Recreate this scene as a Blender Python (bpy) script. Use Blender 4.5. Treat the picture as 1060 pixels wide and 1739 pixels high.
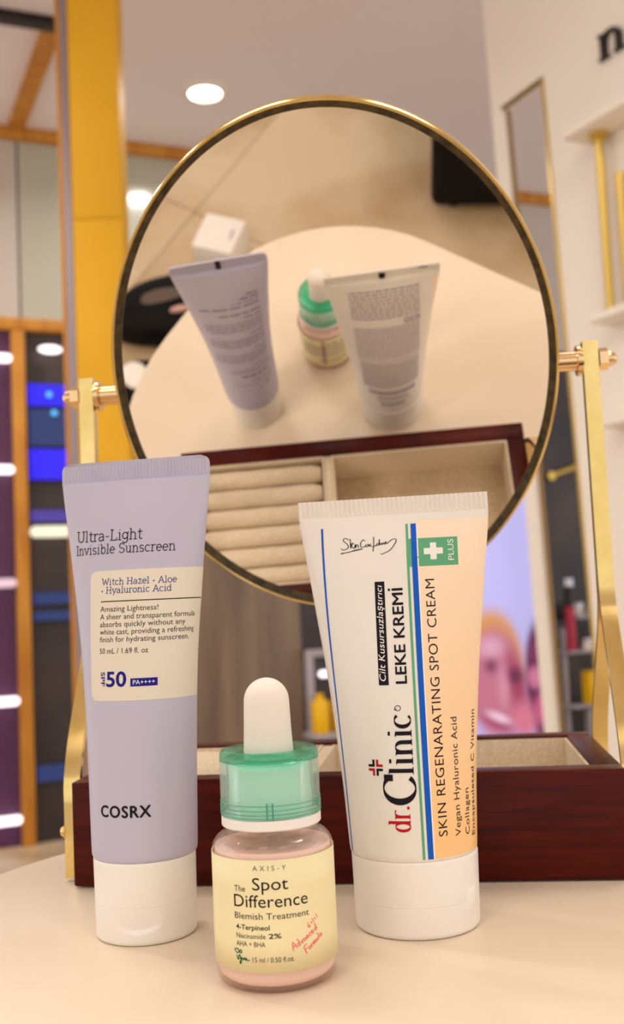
import bpy, bmesh, math, random
from mathutils import Vector, Matrix
random.seed(7)
sin, cos, pi = math.sin, math.cos, math.pi
for o in list(bpy.data.objects): bpy.data.objects.remove(o)
scn = bpy.context.scene
COL = scn.collection

# ------------------------------------------------------------------ camera
F_PX, PITCH, ROLL, CAM_H = 1785.0, 0.0812, 0.0462, 0.1002
cam_d = bpy.data.cameras.new('camera'); cam = bpy.data.objects.new('camera', cam_d); COL.objects.link(cam)
fw = Vector((0, cos(PITCH), sin(PITCH))); up0 = Vector((0, -sin(PITCH), cos(PITCH))); rt0 = Vector((1, 0, 0))
rt = cos(ROLL)*rt0 - sin(ROLL)*up0; up = sin(ROLL)*rt0 + cos(ROLL)*up0
M = Matrix((rt, up, -fw)).transposed().to_4x4(); M.translation = (0, 0, CAM_H)
cam.matrix_world = M
cam_d.sensor_fit = 'VERTICAL'; cam_d.sensor_height = 36.0; cam_d.lens = F_PX/1739*36.0
cam_d.clip_start = 0.01; cam_d.clip_end = 60
cam_d.dof.use_dof = True; cam_d.dof.focus_distance = 0.306; cam_d.dof.aperture_fstop = 16.0
scn.camera = cam
# ------------------------------------------------------------------ world and exposure
w = bpy.data.worlds.new('shop_ambient'); scn.world = w; w.use_nodes = True
w.node_tree.nodes['Background'].inputs[0].default_value = (1.0, 0.95, 0.92, 1)
w.node_tree.nodes['Background'].inputs[1].default_value = 1.3
scn.view_settings.view_transform = 'Standard'; scn.view_settings.look = 'None'
scn.view_settings.gamma = 1.0; scn.view_settings.exposure = -0.1
scn.view_settings.use_curve_mapping = False
FLOOR, CEIL = -0.75, 1.95
LIGHT_COL = (1.0, 0.945, 0.88)
FILL_PANELS = [(-0.55, -0.75), (0.75, -0.75), (-0.55, 0.95), (0.75, 0.95)]  # unseen ceiling panels, added for soft light on the table and tubes
FILL_POWER = 5.5
DOWNLIGHTS = [(-0.318, 3.682), (-1.35, 1.2), (-1.5, 2.4), (-1.5, 3.2)]  # the first is in view; the others are added for more light
DOWN_POWER = 7.0

# ------------------------------------------------------------------ materials
def srgb(r, g, b):
    f = lambda c: (c/255/12.92) if c/255 <= .04045 else ((c/255+.055)/1.055)**2.4
    return (f(r), f(g), f(b), 1)
def mat(name, col, rough=.5, metal=0, spec=.5, trans=0, ior=1.45, emit=None, estr=0, sss=0, coat=0):
    m = bpy.data.materials.new(name); m.use_nodes = True
    b = m.node_tree.nodes['Principled BSDF']; i = b.inputs
    i['Base Color'].default_value = col; i['Roughness'].default_value = rough; i['Metallic'].default_value = metal
    i['Specular IOR Level'].default_value = spec; i['Transmission Weight'].default_value = trans; i['IOR'].default_value = ior
    i['Coat Weight'].default_value = coat
    if sss: i['Subsurface Weight'].default_value = sss; i['Subsurface Radius'].default_value = (.004, .003, .002); i['Subsurface Scale'].default_value = 1
    if emit: i['Emission Color'].default_value = emit; i['Emission Strength'].default_value = estr
    return m
def nodes(m): return m.node_tree.nodes, m.node_tree.links, m.node_tree.nodes['Principled BSDF']
def noisy(m, c1, c2, scale=(1, 1, 1), nscale=20, detail=4, bump=0, lo=.35, hi=.65, dist=.001):
    """procedural colour variation plus fine relief, in object space"""
    n, l, b = nodes(m)
    tc = n.new('ShaderNodeTexCoord'); mp = n.new('ShaderNodeMapping'); mp.inputs['Scale'].default_value = scale
    nz = n.new('ShaderNodeTexNoise'); nz.inputs['Scale'].default_value = nscale; nz.inputs['Detail'].default_value = detail
    rp = n.new('ShaderNodeValToRGB'); rp.color_ramp.elements[0].position = lo; rp.color_ramp.elements[1].position = hi
    rp.color_ramp.elements[0].color = c1; rp.color_ramp.elements[1].color = c2
    l.new(tc.outputs['Object'], mp.inputs['Vector']); l.new(mp.outputs[0], nz.inputs['Vector'])
    l.new(nz.outputs['Fac'], rp.inputs[0]); l.new(rp.outputs[0], b.inputs['Base Color'])
    if bump:
        bp = n.new('ShaderNodeBump'); bp.inputs['Strength'].default_value = bump; bp.inputs['Distance'].default_value = dist
        l.new(nz.outputs['Fac'], bp.inputs['Height']); l.new(bp.outputs[0], b.inputs['Normal'])
    return m
MT = {}
MT['table'] = noisy(mat('table_laminate', srgb(232, 214, 190), .38), srgb(228, 209, 184), srgb(234, 216, 192), nscale=14)
MT['lilac'] = mat('lilac_plastic', srgb(191, 185, 202), .4)
MT['white_cap'] = mat('white_plastic', srgb(243, 236, 226), .32)
MT['cream_label'] = mat('cream_print', srgb(228, 217, 196), .5)
MT['ink'] = mat('black_ink', srgb(26, 18, 28), .6, spec=.2)
MT['brown_ink'] = mat('soft_black_ink', srgb(62, 50, 46), .6, spec=.2)
MT['navy'] = mat('navy_ink', srgb(26, 24, 130), .6, spec=.2)
MT['red_ink'] = mat('red_ink', srgb(190, 12, 32), .6, spec=.2)
MT['pink_ink'] = mat('pink_ink', srgb(240, 100, 112), .6, spec=.2)
MT['green_ink'] = mat('green_ink', srgb(30, 92, 62), .6, spec=.2)
MT['blue_ink'] = mat('blue_ink', srgb(0, 88, 190), .5, spec=.3)
MT['sign_green'] = mat('sign_green_ink', srgb(96, 168, 122), .5, spec=.3)
MT['white_ink'] = mat('white_ink', srgb(244, 238, 226), .5)
MT['grey_ink'] = mat('grey_violet_ink', srgb(140, 124, 140), .6, spec=.2)
MT['cream_plastic'] = mat('cream_plastic', srgb(236, 228, 216), .33, sss=.0)
MT['brass'] = noisy(mat('polished_brass', srgb(232, 206, 136), .17, 1), srgb(234, 208, 140), srgb(220, 190, 116), nscale=60, bump=.06)
MT['rose_brass'] = mat('rose_brass', srgb(230, 194, 146), .16, 1)
MT['dark_brass'] = noisy(mat('dark_brass', srgb(58, 46, 22), .4, 0), srgb(44, 34, 14), srgb(84, 66, 32), nscale=240)
MT['mirror'] = mat('mirror_silvering', (.93, .89, .83, 1), 0.0, 1)
MT['suede'] = noisy(mat('beige_suede', srgb(206, 184, 152), .95, spec=.1), srgb(196, 172, 138), srgb(218, 198, 168), nscale=900, bump=.3)
MT['suede_pale'] = noisy(mat('pale_suede', srgb(222, 204, 176), .95, spec=.1), srgb(214, 194, 164), srgb(230, 214, 188), nscale=900, bump=.3)
MT['mint'] = mat('mint_plastic', srgb(228, 242, 230), .35)
MT['mint_clear'] = mat('clear_mint_plastic', srgb(206, 246, 230), .02, trans=1, ior=1.38)
MT['glass'] = mat('bottle_glass', (1, .985, .975, 1), .0, trans=1, ior=1.42)
def see_through(m, tint, fac):
    n, l, b = nodes(m); t = n.new('ShaderNodeBsdfTransparent'); t.inputs[0].default_value = tint
    mx = n.new('ShaderNodeMixShader'); mx.inputs[0].default_value = fac
    l.new(t.outputs[0], mx.inputs[1]); l.new(b.outputs[0], mx.inputs[2]); l.new(mx.outputs[0], n['Material Output'].inputs[0]); return m
see_through(MT['glass'], (.99, .985, .98, 1), .32)
see_through(MT['mint_clear'], (.94, .985, .965, 1), .42)
MT['serum'] = mat('peach_serum', srgb(255, 218, 200), .3, trans=.0, ior=1.35)
MT['yellow_label'] = mat('pale_yellow_label', srgb(240, 226, 176), .45)
MT['teal_clear'] = see_through(mat('deep_mint_plastic', srgb(110, 216, 180), .02, trans=1, ior=1.4), (.62, .91, .81, 1), .55)
MT['teal'] = mat('teal_groove', srgb(64, 168, 136), .2)
MT['silicone'] = mat('white_silicone', srgb(240, 228, 214), .5)
def wood_mat():
    m = mat('dark_cherry_wood', srgb(70, 14, 10), .36, spec=.16, coat=.0)
    return noisy(m, srgb(54, 5, 3), srgb(92, 24, 9), scale=(1, 1, 14), nscale=26, detail=7, bump=.06, lo=.3, hi=.75)
MT['wood'] = wood_mat()
MT['floor'] = noisy(mat('beige_marble', srgb(198, 172, 136), .35), srgb(182, 152, 112), srgb(212, 190, 158), nscale=3.6, detail=9, lo=.38, hi=.56)
MT['joint'] = mat('floor_joint', srgb(184, 160, 128), .8)
MT['ceiling'] = mat('ceiling_paint', srgb(238, 230, 234), .85)
MT['gloss_panel'] = mat('glossy_fascia_glass', srgb(196, 188, 180), .1, spec=.7)
MT['green_panel'] = mat('glossy_greenish_glass', srgb(182, 182, 166), .14, spec=.6)
MT['orange_wood'] = noisy(mat('honey_wood', srgb(196, 132, 40), .5), srgb(182, 116, 34), srgb(206, 144, 52), scale=(1, 1, .2), nscale=20)
MT['yellow'] = noisy(mat('yellow_lacquer', srgb(222, 168, 40), .6, spec=.2), srgb(218, 164, 36), srgb(226, 172, 44), nscale=3)
MT['steel'] = mat('grey_trim', srgb(150, 138, 146), .4, .5)
MT['wall_white'] = mat('warm_white_paint', srgb(242, 234, 222), .7)
MT['gold_trim'] = mat('gold_trim', srgb(214, 184, 96), .3, .8)
MT['brown_edge'] = mat('brown_bronze_trim', srgb(150, 118, 74), .4, .4)
MT['black'] = noisy(mat('black_leather', srgb(12, 9, 9), .6, spec=.15), srgb(8, 6, 6), srgb(18, 14, 13), nscale=60, bump=.2)
MT['brownleather'] = mat('brown_leather', srgb(92, 74, 64), .4)
MT['blush'] = mat('blush_leather', srgb(214, 168, 156), .5)
MT['carton'] = mat('white_carton', srgb(246, 238, 228), .6)
MT['dark_shop'] = noisy(mat('dark_shop_wall', srgb(58, 48, 48), .35), srgb(40, 34, 42), srgb(70, 58, 52), nscale=2.5)
MT['purple_panel'] = mat('plum_panel', srgb(84, 46, 84), .4)
MT['brown_glass'] = noisy(mat('brown_smoked_glass', srgb(128, 108, 90), .3), srgb(112, 94, 82), srgb(142, 122, 100), scale=(6, 6, .6), nscale=2)
def emis(name, rgb, s): return mat(name, (0.02, 0.02, 0.02, 1), .6, emit=srgb(*rgb), estr=s)
MT['led'] = emis('white_led', (255, 240, 240), 2.6)
MT['led_pink'] = emis('pink_led', (255, 214, 222), 1.0)
MT['led_cream'] = emis('cream_led', (255, 246, 214), 1.2)
MT['lamp'] = emis('lamp_disc', (255, 250, 240), 12)
MT['panel_light'] = emis('panel_diffuser', (255, 246, 232), 4)  # glowing face of the added fill panels
MT['blue'] = emis('blue_screen', (30, 0, 255), 1.0)
MT['violet'] = emis('violet_screen', (96, 70, 200), .6)
MT['dim_blue'] = emis('dim_blue_screen', (30, 70, 150), .5)
MT['cyan'] = emis('cyan_bulb', (90, 190, 255), 1.5)
MT['silver'] = mat('silver_cap', srgb(200, 200, 210), .25, .8)
MT['sign_black'] = mat('black_acrylic', srgb(30, 24, 24), .4)
MT['shop_yellow'] = mat('yellow_packaging', srgb(250, 196, 10), .4, emit=srgb(250, 190, 10), estr=0)
MT['grey_plastic'] = mat('grey_plastic', srgb(176, 168, 176), .5)
MT['red_box'] = mat('crimson_packaging', srgb(176, 40, 70), .5)

# ------------------------------------------------------------------ helpers
def link(name, me, m=None, parent=None, smooth=False):
    o = bpy.data.objects.new(name, me); COL.objects.link(o)
    if m is not None: me.materials.append(MT[m] if isinstance(m, str) else m)
    if parent is not None: o.parent = parent
    if smooth:
        for p in me.polygons: p.use_smooth = True
    return o
def mesh(name, verts, faces, m=None, parent=None, smooth=False, sharp=None):
    me = bpy.data.meshes.new(name); me.from_pydata([tuple(v) for v in verts], [], faces); me.update()
    o = link(name, me, m, parent, smooth)
    if sharp is not None: me.set_sharp_from_angle(angle=math.radians(sharp))
    return o
def fin(name, bm, m, parent=None, smooth=True, sharp=40):
    bmesh.ops.recalc_face_normals(bm, faces=bm.faces)
    me = bpy.data.meshes.new(name); bm.to_mesh(me); bm.free()
    o = link(name, me, m, parent, smooth)
    if smooth: me.set_sharp_from_angle(angle=math.radians(sharp))
    return o
def box_bm(bm, x0, x1, y0, y1, z0, z1, bev=0, seg=2):
    r = bmesh.ops.create_cube(bm, size=1)
    for v in r['verts']:
        v.co = Vector(((x0+x1)/2+v.co.x*(x1-x0), (y0+y1)/2+v.co.y*(y1-y0), (z0+z1)/2+v.co.z*(z1-z0)))
    if bev:
        es = list({e for v in r['verts'] for e in v.link_edges})
        bmesh.ops.bevel(bm, geom=es, offset=bev, segments=seg, affect='EDGES', profile=.5)
def box(name, x0, x1, y0, y1, z0, z1, m, parent=None, bev=0, seg=2):
    bm = bmesh.new(); box_bm(bm, x0, x1, y0, y1, z0, z1, bev, seg)
    return fin(name, bm, m, parent, smooth=bool(bev))
def lathe(name, prof, m, parent=None, n=96, closed=False, z0=0, sharp=35):
    """revolve (r, z) pairs; r==0 ends become poles"""
    V, F = [], []; rings = []
    for r, z in prof:
        if r <= 1e-9: rings.append([len(V)]); V.append((0, 0, z+z0))
        else:
            rings.append(list(range(len(V), len(V)+n)))
            V += [(r*sin(2*pi*k/n), -r*cos(2*pi*k/n), z+z0) for k in range(n)]
    pairs = list(zip(rings, rings[1:])) + ([(rings[-1], rings[0])] if closed else [])
    for A, B in pairs:
        for k in range(n):
            k2 = (k+1) % n
            if len(A) == 1 and len(B) == 1: continue
            if len(A) == 1: F.append((A[0], B[k2], B[k]))
            elif len(B) == 1: F.append((A[k], A[k2], B[0]))
            else: F.append((A[k], A[k2], B[k2], B[k]))
    me = bpy.data.meshes.new(name); me.from_pydata(V, [], F)
    bm = bmesh.new(); bm.from_mesh(me); bmesh.ops.recalc_face_normals(bm, faces=bm.faces); bm.to_mesh(me); bm.free()
    o = link(name, me, m, parent, True); me.set_sharp_from_angle(angle=math.radians(sharp))
    return o
def rod(name, p0, p1, r, m, parent=None, n=24, r2=None, hexa=False):
    p0, p1 = Vector(p0), Vector(p1); d = (p1-p0); L = d.length
    bm = bmesh.new()
    bmesh.ops.create_cone(bm, cap_ends=True, segments=6 if hexa else n, radius1=r, radius2=r if r2 is None else r2, depth=L)
    q = d.to_track_quat('Z', 'Y').to_matrix().to_4x4(); q.translation = (p0+p1)/2
    bmesh.ops.transform(bm, matrix=q, verts=bm.verts)
    return fin(name, bm, m, parent, smooth=not hexa)
def empty(name, loc, rz=0, label=None, cat=None, group=None):
    o = bpy.data.objects.new(name, None); COL.objects.link(o)
    o.location = loc; o.rotation_euler = (0, 0, rz); o.empty_display_size = .02
    return tag(o, label, cat, group)
def tag(o, label=None, cat=None, group=None):
    if label: o['label'] = label
    if cat: o['category'] = cat
    if group: o['group'] = group
    return o
def struct(o, label=None, cat=None):
    o['kind'] = 'structure'
    return tag(o, label, cat)

# ------------------------------------------------------------------ lettering: stroke glyphs and the built-in font
def arc(cx, cy, rx, ry, a0, a1, n=14):
    return [(cx+rx*cos(math.radians(a0+(a1-a0)*k/n)), cy+ry*sin(math.radians(a0+(a1-a0)*k/n))) for k in range(n+1)]
# glyph: advance, strokes, serif bars (x centre, y, half length left, half length right)
G = {
 ' ': (.55, [], []),
 'a': (1.0, [arc(.42, .66, .32, .34, 155, 0)+[(.74, .12), (.9, 0)], [(.74, .58), (.42, .56)]+arc(.4, .28, .3, .28, 90, 270)+[(.56, .03), (.74, .22)]], []),
 'b': (1.0, [[(.24, 1.5), (.24, 0)], arc(.55, .5, .33, .5, 0, 360, 24)], [(.24, 1.5, .2, 0)]),
 'c': (.92, [arc(.5, .5, .38, .5, 42, 312, 20)], []),
 'd': (1.02, [[(.8, 1.5), (.8, 0)], arc(.46, .5, .34, .5, 0, 360, 24)], [(.8, 1.5, .2, 0), (.8, 0, 0, .18)]),
 'e': (.95, [[(.13, .53), (.83, .53)]+arc(.48, .5, .36, .5, 4, 318, 22)], []),
 'g': (1.0, [arc(.45, .55, .34, .45, 0, 360, 24), [(.8, 1), (.8, -.1)]+arc(.46, -.1, .34, .34, 0, -155)], [(.8, 1, 0, .16)]),
 'h': (1.08, [[(.24, 0), (.24, 1.5)], arc(.54, .6, .3, .4, 180, 0)+[(.84, 0)]], [(.24, 0, .2, .2), (.84, 0, .2, .2), (.24, 1.5, .2, 0)]),
 'i': (.58, [[(.29, 0), (.29, 1)], [(.29, 1.32), (.29, 1.46)]], [(.29, 0, .22, .22), (.29, 1, .2, 0)]),
 'l': (.58, [[(.29, 0), (.29, 1.5)]], [(.29, 0, .22, .22), (.29, 1.5, .2, 0)]),
 'n': (1.08, [[(.24, 0), (.24, 1)], arc(.54, .6, .3, .4, 180, 0)+[(.84, 0)]], [(.24, 0, .2, .2), (.84, 0, .2, .2), (.24, 1, .2, 0)]),
 'o': (1.0, [arc(.5, .5, .38, .5, 0, 360, 28)], []),
 'r': (.8, [[(.26, 0), (.26, 1)], arc(.6, .6, .34, .4, 180, 55)], [(.26, 0, .2, .24), (.26, 1, .2, 0)]),
 's': (.86, [arc(.43, .75, .28, .25, 25, 270)+arc(.43, .25, .3, .25, 90, -155)], []),
 't': (.72, [[(.34, 1.38), (.34, .24)]+arc(.56, .24, .22, .24, 180, 310)], [(.34, 1, .26, .34)]),
 'u': (1.08, [[(.24, 1), (.24, .4)]+arc(.52, .4, .28, .4, 180, 350)+[(.8, .45)], [(.82, 1), (.82, 0)]], [(.24, 1, .2, 0), (.82, 1, .2, 0), (.82, 0, 0, .2)]),
 'v': (1.0, [[(.14, 1), (.5, 0), (.86, 1)]], [(.14, 1, .18, .18), (.86, 1, .18, .18)]),
 'y': (1.0, [[(.14, 1), (.5, .02)], [(.86, 1), (.42, -.34), (.2, -.44)]], [(.14, 1, .18, .18), (.86, 1, .18, .18)]),
 'z': (.86, [[(.16, .8), (.16, 1), (.72, 1), (.12, 0), (.74, 0), (.74, .22)]], []),
 '.': (.4, [[(.2, 0), (.2, .16)]], []),
 '-': (.66, [[(.1, .55), (.56, .55)]], []),
 '+': (.62, [[(.12, .5), (.5, .5)], [(.31, .3), (.31, .7)]], []),
 'A': (1.3, [[(.16, 0), (.64, 1.45), (1.14, 0)], [(.32, .5), (.97, .5)]], [(.16, 0, .2, .2), (1.14, 0, .2, .2)]),
 'C': (1.3, [arc(.7, .72, .56, .74, 42, 318, 28), [(1.13, 1.42), (1.13, 1.0)]], []),
 'H': (1.42, [[(.28, 0), (.28, 1.45)], [(1.12, 0), (1.12, 1.45)], [(.28, .75), (1.12, .75)]], [(.28, 0, .22, .22), (.28, 1.45, .22, .22), (1.12, 0, .22, .22), (1.12, 1.45, .22, .22)]),
 'I': (.66, [[(.33, 0), (.33, 1.45)]], [(.33, 0, .26, .26), (.33, 1.45, .26, .26)]),
 'L': (1.12, [[(.3, 1.45), (.3, 0), (1.0, 0), (1.0, .32)]], [(.3, 1.45, .22, .22), (.3, 0, .22, 0)]),
 'S': (1.08, [arc(.54, 1.09, .38, .37, 20, 270)+arc(.54, .36, .4, .36, 90, -160)], []),
 'U': (1.36, [[(.24, 1.45), (.24, .5)]+arc(.68, .46, .44, .46, 180, 360)+[(1.12, 1.45)]], [(.24, 1.45, .22, .22), (1.12, 1.45, .22, .22)]),
 'W': (1.72, [[(.16, 1.45), (.5, 0), (.86, 1.3), (1.22, 0), (1.56, 1.45)]], [(.16, 1.45, .2, .2), (1.56, 1.45, .2, .2)]),
}
def ribbon(pts, thin, thick, step=.3):
    """flat quads along a polyline, pen width depending on direction"""
    fine = [pts[0]]
    for a, b in zip(pts, pts[1:]):
        K = max(1, int(math.dist(a, b)/step)); fine += [(a[0]+(b[0]-a[0])*k/K, a[1]+(b[1]-a[1])*k/K) for k in range(1, K+1)]
    pts = fine
    V, F = [], []
    n = len(pts); closed = math.dist(pts[0], pts[-1]) < 1e-6
    for k, p in enumerate(pts):
        a = pts[k-1] if k else (pts[-2] if closed else p); b = pts[k+1] if k < n-1 else (pts[1] if closed else p)
        dx, dy = b[0]-a[0], b[1]-a[1]; L = math.hypot(dx, dy) or 1; dx /= L; dy /= L
        wd = (thin+(thick-thin)*abs(dy)**1.5)/2
        if 0 < k < n-1:
            e1 = (p[0]-a[0], p[1]-a[1]); l1 = math.hypot(*e1) or 1
            c = abs((e1[0]*dx+e1[1]*dy)/l1); wd /= max(.55, c)
        ex = 0
        V += [(p[0]-dy*wd, p[1]+dx*wd), (p[0]+dy*wd, p[1]-dx*wd)]
        if k: F.append((2*k-2, 2*k-1, 2*k+1, 2*k))
    return V, F
def glyph_text(s, thin, thick=None, serif=None, track=0.0):
    """stroke text: 2-D verts/faces with cap height 1.45; returns (V, F, advance)"""
    thick = thick or thin; serif = thin if serif is None else serif
    V, F, x = [], [], 0
    for ch in s:
        adv, st, sf = G[ch]
        lst = [(p, thin, thick) for p in st] + [([(sx-l, sy), (sx+r, sy)], serif, serif) for sx, sy, l, r in sf]
        for p, a, b in lst:
            v, f = ribbon(p, a, b); o = len(V)
            V += [(q[0]+x, q[1]) for q in v]; F += [tuple(i+o for i in t) for t in f]
        x += adv+track
    return V, F, x
_fc = bpy.data.curves.new('font_probe', 'FONT'); _fo = bpy.data.objects.new('font_probe', _fc); COL.objects.link(_fo)
def _font_raw(s, off, space, shear):
    _fc.body = s; _fc.offset = off; _fc.space_character = space; _fc.shear = shear; _fc.resolution_u = 3; _fc.fill_mode = 'FRONT' if False else 'BOTH'
    _fc.dimensions = '2D'
    dg = bpy.context.evaluated_depsgraph_get(); dg.update()
    e = _fo.evaluated_get(dg); me = e.to_mesh()
    V = [(v.co.x, v.co.y) for v in me.vertices]; F = [tuple(p.vertices) for p in me.polygons]
    e.to_mesh_clear()
    return V, F
CAP = max(v[1] for v in _font_raw('H', 0, 1, 0)[0])
def font_text(s, off=0.0, space=1.0, shear=0.0):
    V, F = _font_raw(s, off, space, shear)
    return [(x/CAP*1.45, y/CAP*1.45) for x, y in V], F, 0
def fit(vf, width, cap):
    """scale 2-D text so that it is width wide with capitals cap high; starts at x = 0"""
    V, F, _ = vf
    x0 = min(v[0] for v in V); x1 = max(v[0] for v in V); k = width/(x1-x0); h = cap/1.45
    return [((v[0]-x0)*k, v[1]*h) for v in V], F

# ------------------------------------------------------------------ squeeze-tube surface: constant perimeter, round at the cap, flat at the seal
class Tube:
    def __init__(s, rows, Q, lean, H):
        s.rows, s.Q, s.lean, s.H = rows, Q, lean, H; s.cache = {}
    def a(s, z):
        r = s.rows
        if z <= r[0][0]: return r[0][1]
        for (z0, a0), (z1, a1) in zip(r, r[1:]):
            if z <= z1:
                return a0+(a1-a0)*(z-z0)/(z1-z0)
        return r[-1][1]
    def sec(s, z):
        k = round(z*4)
        if k in s.cache: return s.cache[k]
        a = s.a(k/4); lo, hi = 0, a; N = 48
        for _ in range(22):
            b = (lo+hi)/2; L = 0
            for i in range(N):
                t0, t1 = pi/2*i/N, pi/2*(i+1)/N
                L += math.hypot(a*(sin(t1)-sin(t0)), b*(cos(t1)-cos(t0)))
            if L < s.Q: lo = b
            else: hi = b
        cum = [0]
        for i in range(N):
            t0, t1 = pi/2*i/N, pi/2*(i+1)/N
            cum.append(cum[-1]+math.hypot(a*(sin(t1)-sin(t0)), b*(cos(t1)-cos(t0))))
        s.cache[k] = (a, max(b, .35), [c*s.Q/cum[-1] for c in cum])
        return s.cache[k]
    def _p(s, S, z):
        a, b, cum = s.sec(z); Q = s.Q; N = len(cum)-1
        S = (S+2*Q) % (4*Q) - 2*Q          # -2Q..2Q, 0 = front centre
        sg = 1 if S >= 0 else -1; S = abs(S); back = S > Q
        if back: S = 2*Q-S
        lo, hi = 0, N
        while hi-lo > 1:
            m = (lo+hi)//2
            if cum[m] <= S: lo = m
            else: hi = m
        f = (S-cum[lo])/max(1e-9, cum[lo+1]-cum[lo]); t = pi/2*(lo+f)/N
        x, y = sg*a*sin(t), -b*cos(t)*(-1 if back else 1)
        nx, ny = sg*sin(t)*b, -cos(t)*a*(-1 if back else 1); L = math.hypot(nx, ny) or 1
        return x, y, nx/L, ny/L
    def P(s, S, z, off=0.0):
        """surface point in metres for arc length S and height z (mm), off = mm outwards; blends between height steps"""
        k0 = math.floor(z*4)/4; f = (z-k0)*4
        x0, y0, nx, ny = s._p(S, k0); x1, y1, mx, my = s._p(S, k0+.25)
        x, y, nx, ny = x0+(x1-x0)*f, y0+(y1-y0)*f, nx+(mx-nx)*f, ny+(my-ny)*f
        t = z/s.H
        return ((x+nx*off+s.lean[0]*t)/1000, (y+ny*off+s.lean[1]*t)/1000, z/1000)
def smooth_rows(rows, step=2.0):
    """Catmull-Rom resampling of (z, a) rows"""
    out = []; n = len(rows)
    for i in range(n-1):
        p0 = rows[max(0, i-1)]; p1 = rows[i]; p2 = rows[i+1]; p3 = rows[min(n-1, i+2)]
        m1 = (p2[1]-p0[1])/max(1e-6, p2[0]-p0[0]); m2 = (p3[1]-p1[1])/max(1e-6, p3[0]-p1[0]); h = p2[0]-p1[0]
        K = max(1, int(h/step))
        for k in range(K):
            t = k/K
            out.append((p1[0]+h*t, (2*t**3-3*t**2+1)*p1[1]+(t**3-2*t**2+t)*h*m1+(-2*t**3+3*t**2)*p2[1]+(t**3-t**2)*h*m2))
    out.append(rows[-1]); return out
def tube_body(name, T, zs, m, parent, n=128, shoulder=None):
    V, F = [], []
    sc = []
    for z in zs: sc.append((z, 1.0))
    if shoulder: sc = [(z, k) for z, k in shoulder]+sc
    for z, k in sc:
        zz = max(z, T.rows[0][0])
        for i in range(n):
            p = T.P(4*T.Q*i/n, zz)
            V.append((p[0]*k, p[1]*k, z/1000))
    R = len(sc)
    for r in range(R-1):
        for i in range(n):
            j = (i+1) % n; F.append((r*n+i, r*n+j, (r+1)*n+j, (r+1)*n+i))
    F.append(tuple(reversed(range(n)))); F.append(tuple(range((R-1)*n, R*n)))
    return mesh(name, V, F, m, parent, True, 50)
def wrap(name, vf, T, s0, z0, m, parent, off=.12, vertical=False):
    """lay 2-D shapes (mm) on a tube; vertical = reading upwards with the baseline on the right"""
    V, F = vf; W = []
    for x, y in V:
        S, z = (s0-y, z0+x) if vertical else (s0+x, z0+y)
        W.append(T.P(S, z, off))
    return mesh(name, W, F, m, parent)
def grid(x0, x1, y0, y1, nx, ny, rad=(0, 0, 0, 0)):
    """grid rectangle with rounded corners rad = (bl, br, tr, tl): rows shortened at the rounded ends"""
    V, F = [], []
    ys = sorted(set([y0+(y1-y0)*j/ny for j in range(ny+1)]+[y0+max(rad[0], rad[1])*(1-cos(pi/2*k/6)) for k in range(7)]+[y1-max(rad[2], rad[3])*(1-cos(pi/2*k/6)) for k in range(7)]))
    for y in ys:
        def inset(rb, rt):
            if rb and y < y0+rb: return rb-math.sqrt(max(0, rb*rb-(y0+rb-y)**2))
            if rt and y > y1-rt: return rt-math.sqrt(max(0, rt*rt-(y-y1+rt)**2))
            return 0
        a, b = x0+inset(rad[0], rad[3]), x1-inset(rad[1], rad[2])
        V += [(a+(b-a)*i/nx, y) for i in range(nx+1)]
    for j in range(len(ys)-1):
        for i in range(nx):
            k = j*(nx+1)+i; F.append((k, k+1, k+nx+2, k+nx+1))
    return V, F
def words(rows, seed):
    """rows of dash-like unreadable print: (x0, x1, y, height, word length)"""
    rnd = random.Random(seed); V, F = [], []
    for x0, x1, y, h, wl in rows:
        x = x0
        while x < x1-.3:
            L = min(x1-x, wl*rnd.uniform(.5, 1.5)); n = max(1, int(L/1.5)); o = len(V)
            for i in range(n+1): V += [(x+L*i/n, y), (x+L*i/n, y+h)]
            for i in range(n): F.append((o+2*i, o+2*i+2, o+2*i+3, o+2*i+1))
            x += L+wl*.22
    return V, F
def crimp(name, T, z0, z1, hw, pitch, m, parent, corner=0, th=.55, amp=.16, zflat=.9):
    """heat-sealed end: flat fin with vertical ridges on both faces"""
    n = int(2*hw/pitch)*6; V, F = [], []
    rows = [z0, z0+zflat*.5, z0+zflat, z0+zflat+.01] + [z0+zflat+(z1-z0-zflat)*k/8 for k in range(1, 9)]
    def hwz(z):
        if corner and z > z1-corner: return hw-corner+math.sqrt(max(0, corner**2-(z-z1+corner)**2))
        return hw
    cols = n+1
    for side in (-1, 1):
        for r, z in enumerate(rows):
            w_ = hwz(z)
            for i in range(cols):
                x = -w_+2*w_*i/n
                ph = (x/pitch) % 1
                rid = amp*(1-abs(2*ph-1)*2) if r >= 3 and r < len(rows)-1 else 0
                edge = 0.0 if i in (0, n) else 1.0
                y = side*(th+rid)*(.35+.65*edge)
                t = z/T.H
                V.append(((x+T.lean[0]*t)/1000, (y+T.lean[1]*t)/1000, z/1000))
    R = len(rows); off = R*cols
    for r in range(R-1):
        for i in range(n):
            a = r*cols+i; F.append((a, a+1, a+cols+1, a+cols)); F.append((off+a+1, off+a, off+a+cols, off+a+cols+1))
    for i in range(n):
        a = (R-1)*cols+i; F.append((a, a+1, off+a+1, off+a)); F.append((i+1, i, off+i, off+i+1))
    for r in range(R-1):
        a = r*cols; F.append((a+cols, off+a+cols, off+a, a)); a += n; F.append((a, off+a, off+a+cols, a+cols))
    return mesh(name, V, F, m, parent, True, 20)

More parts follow.
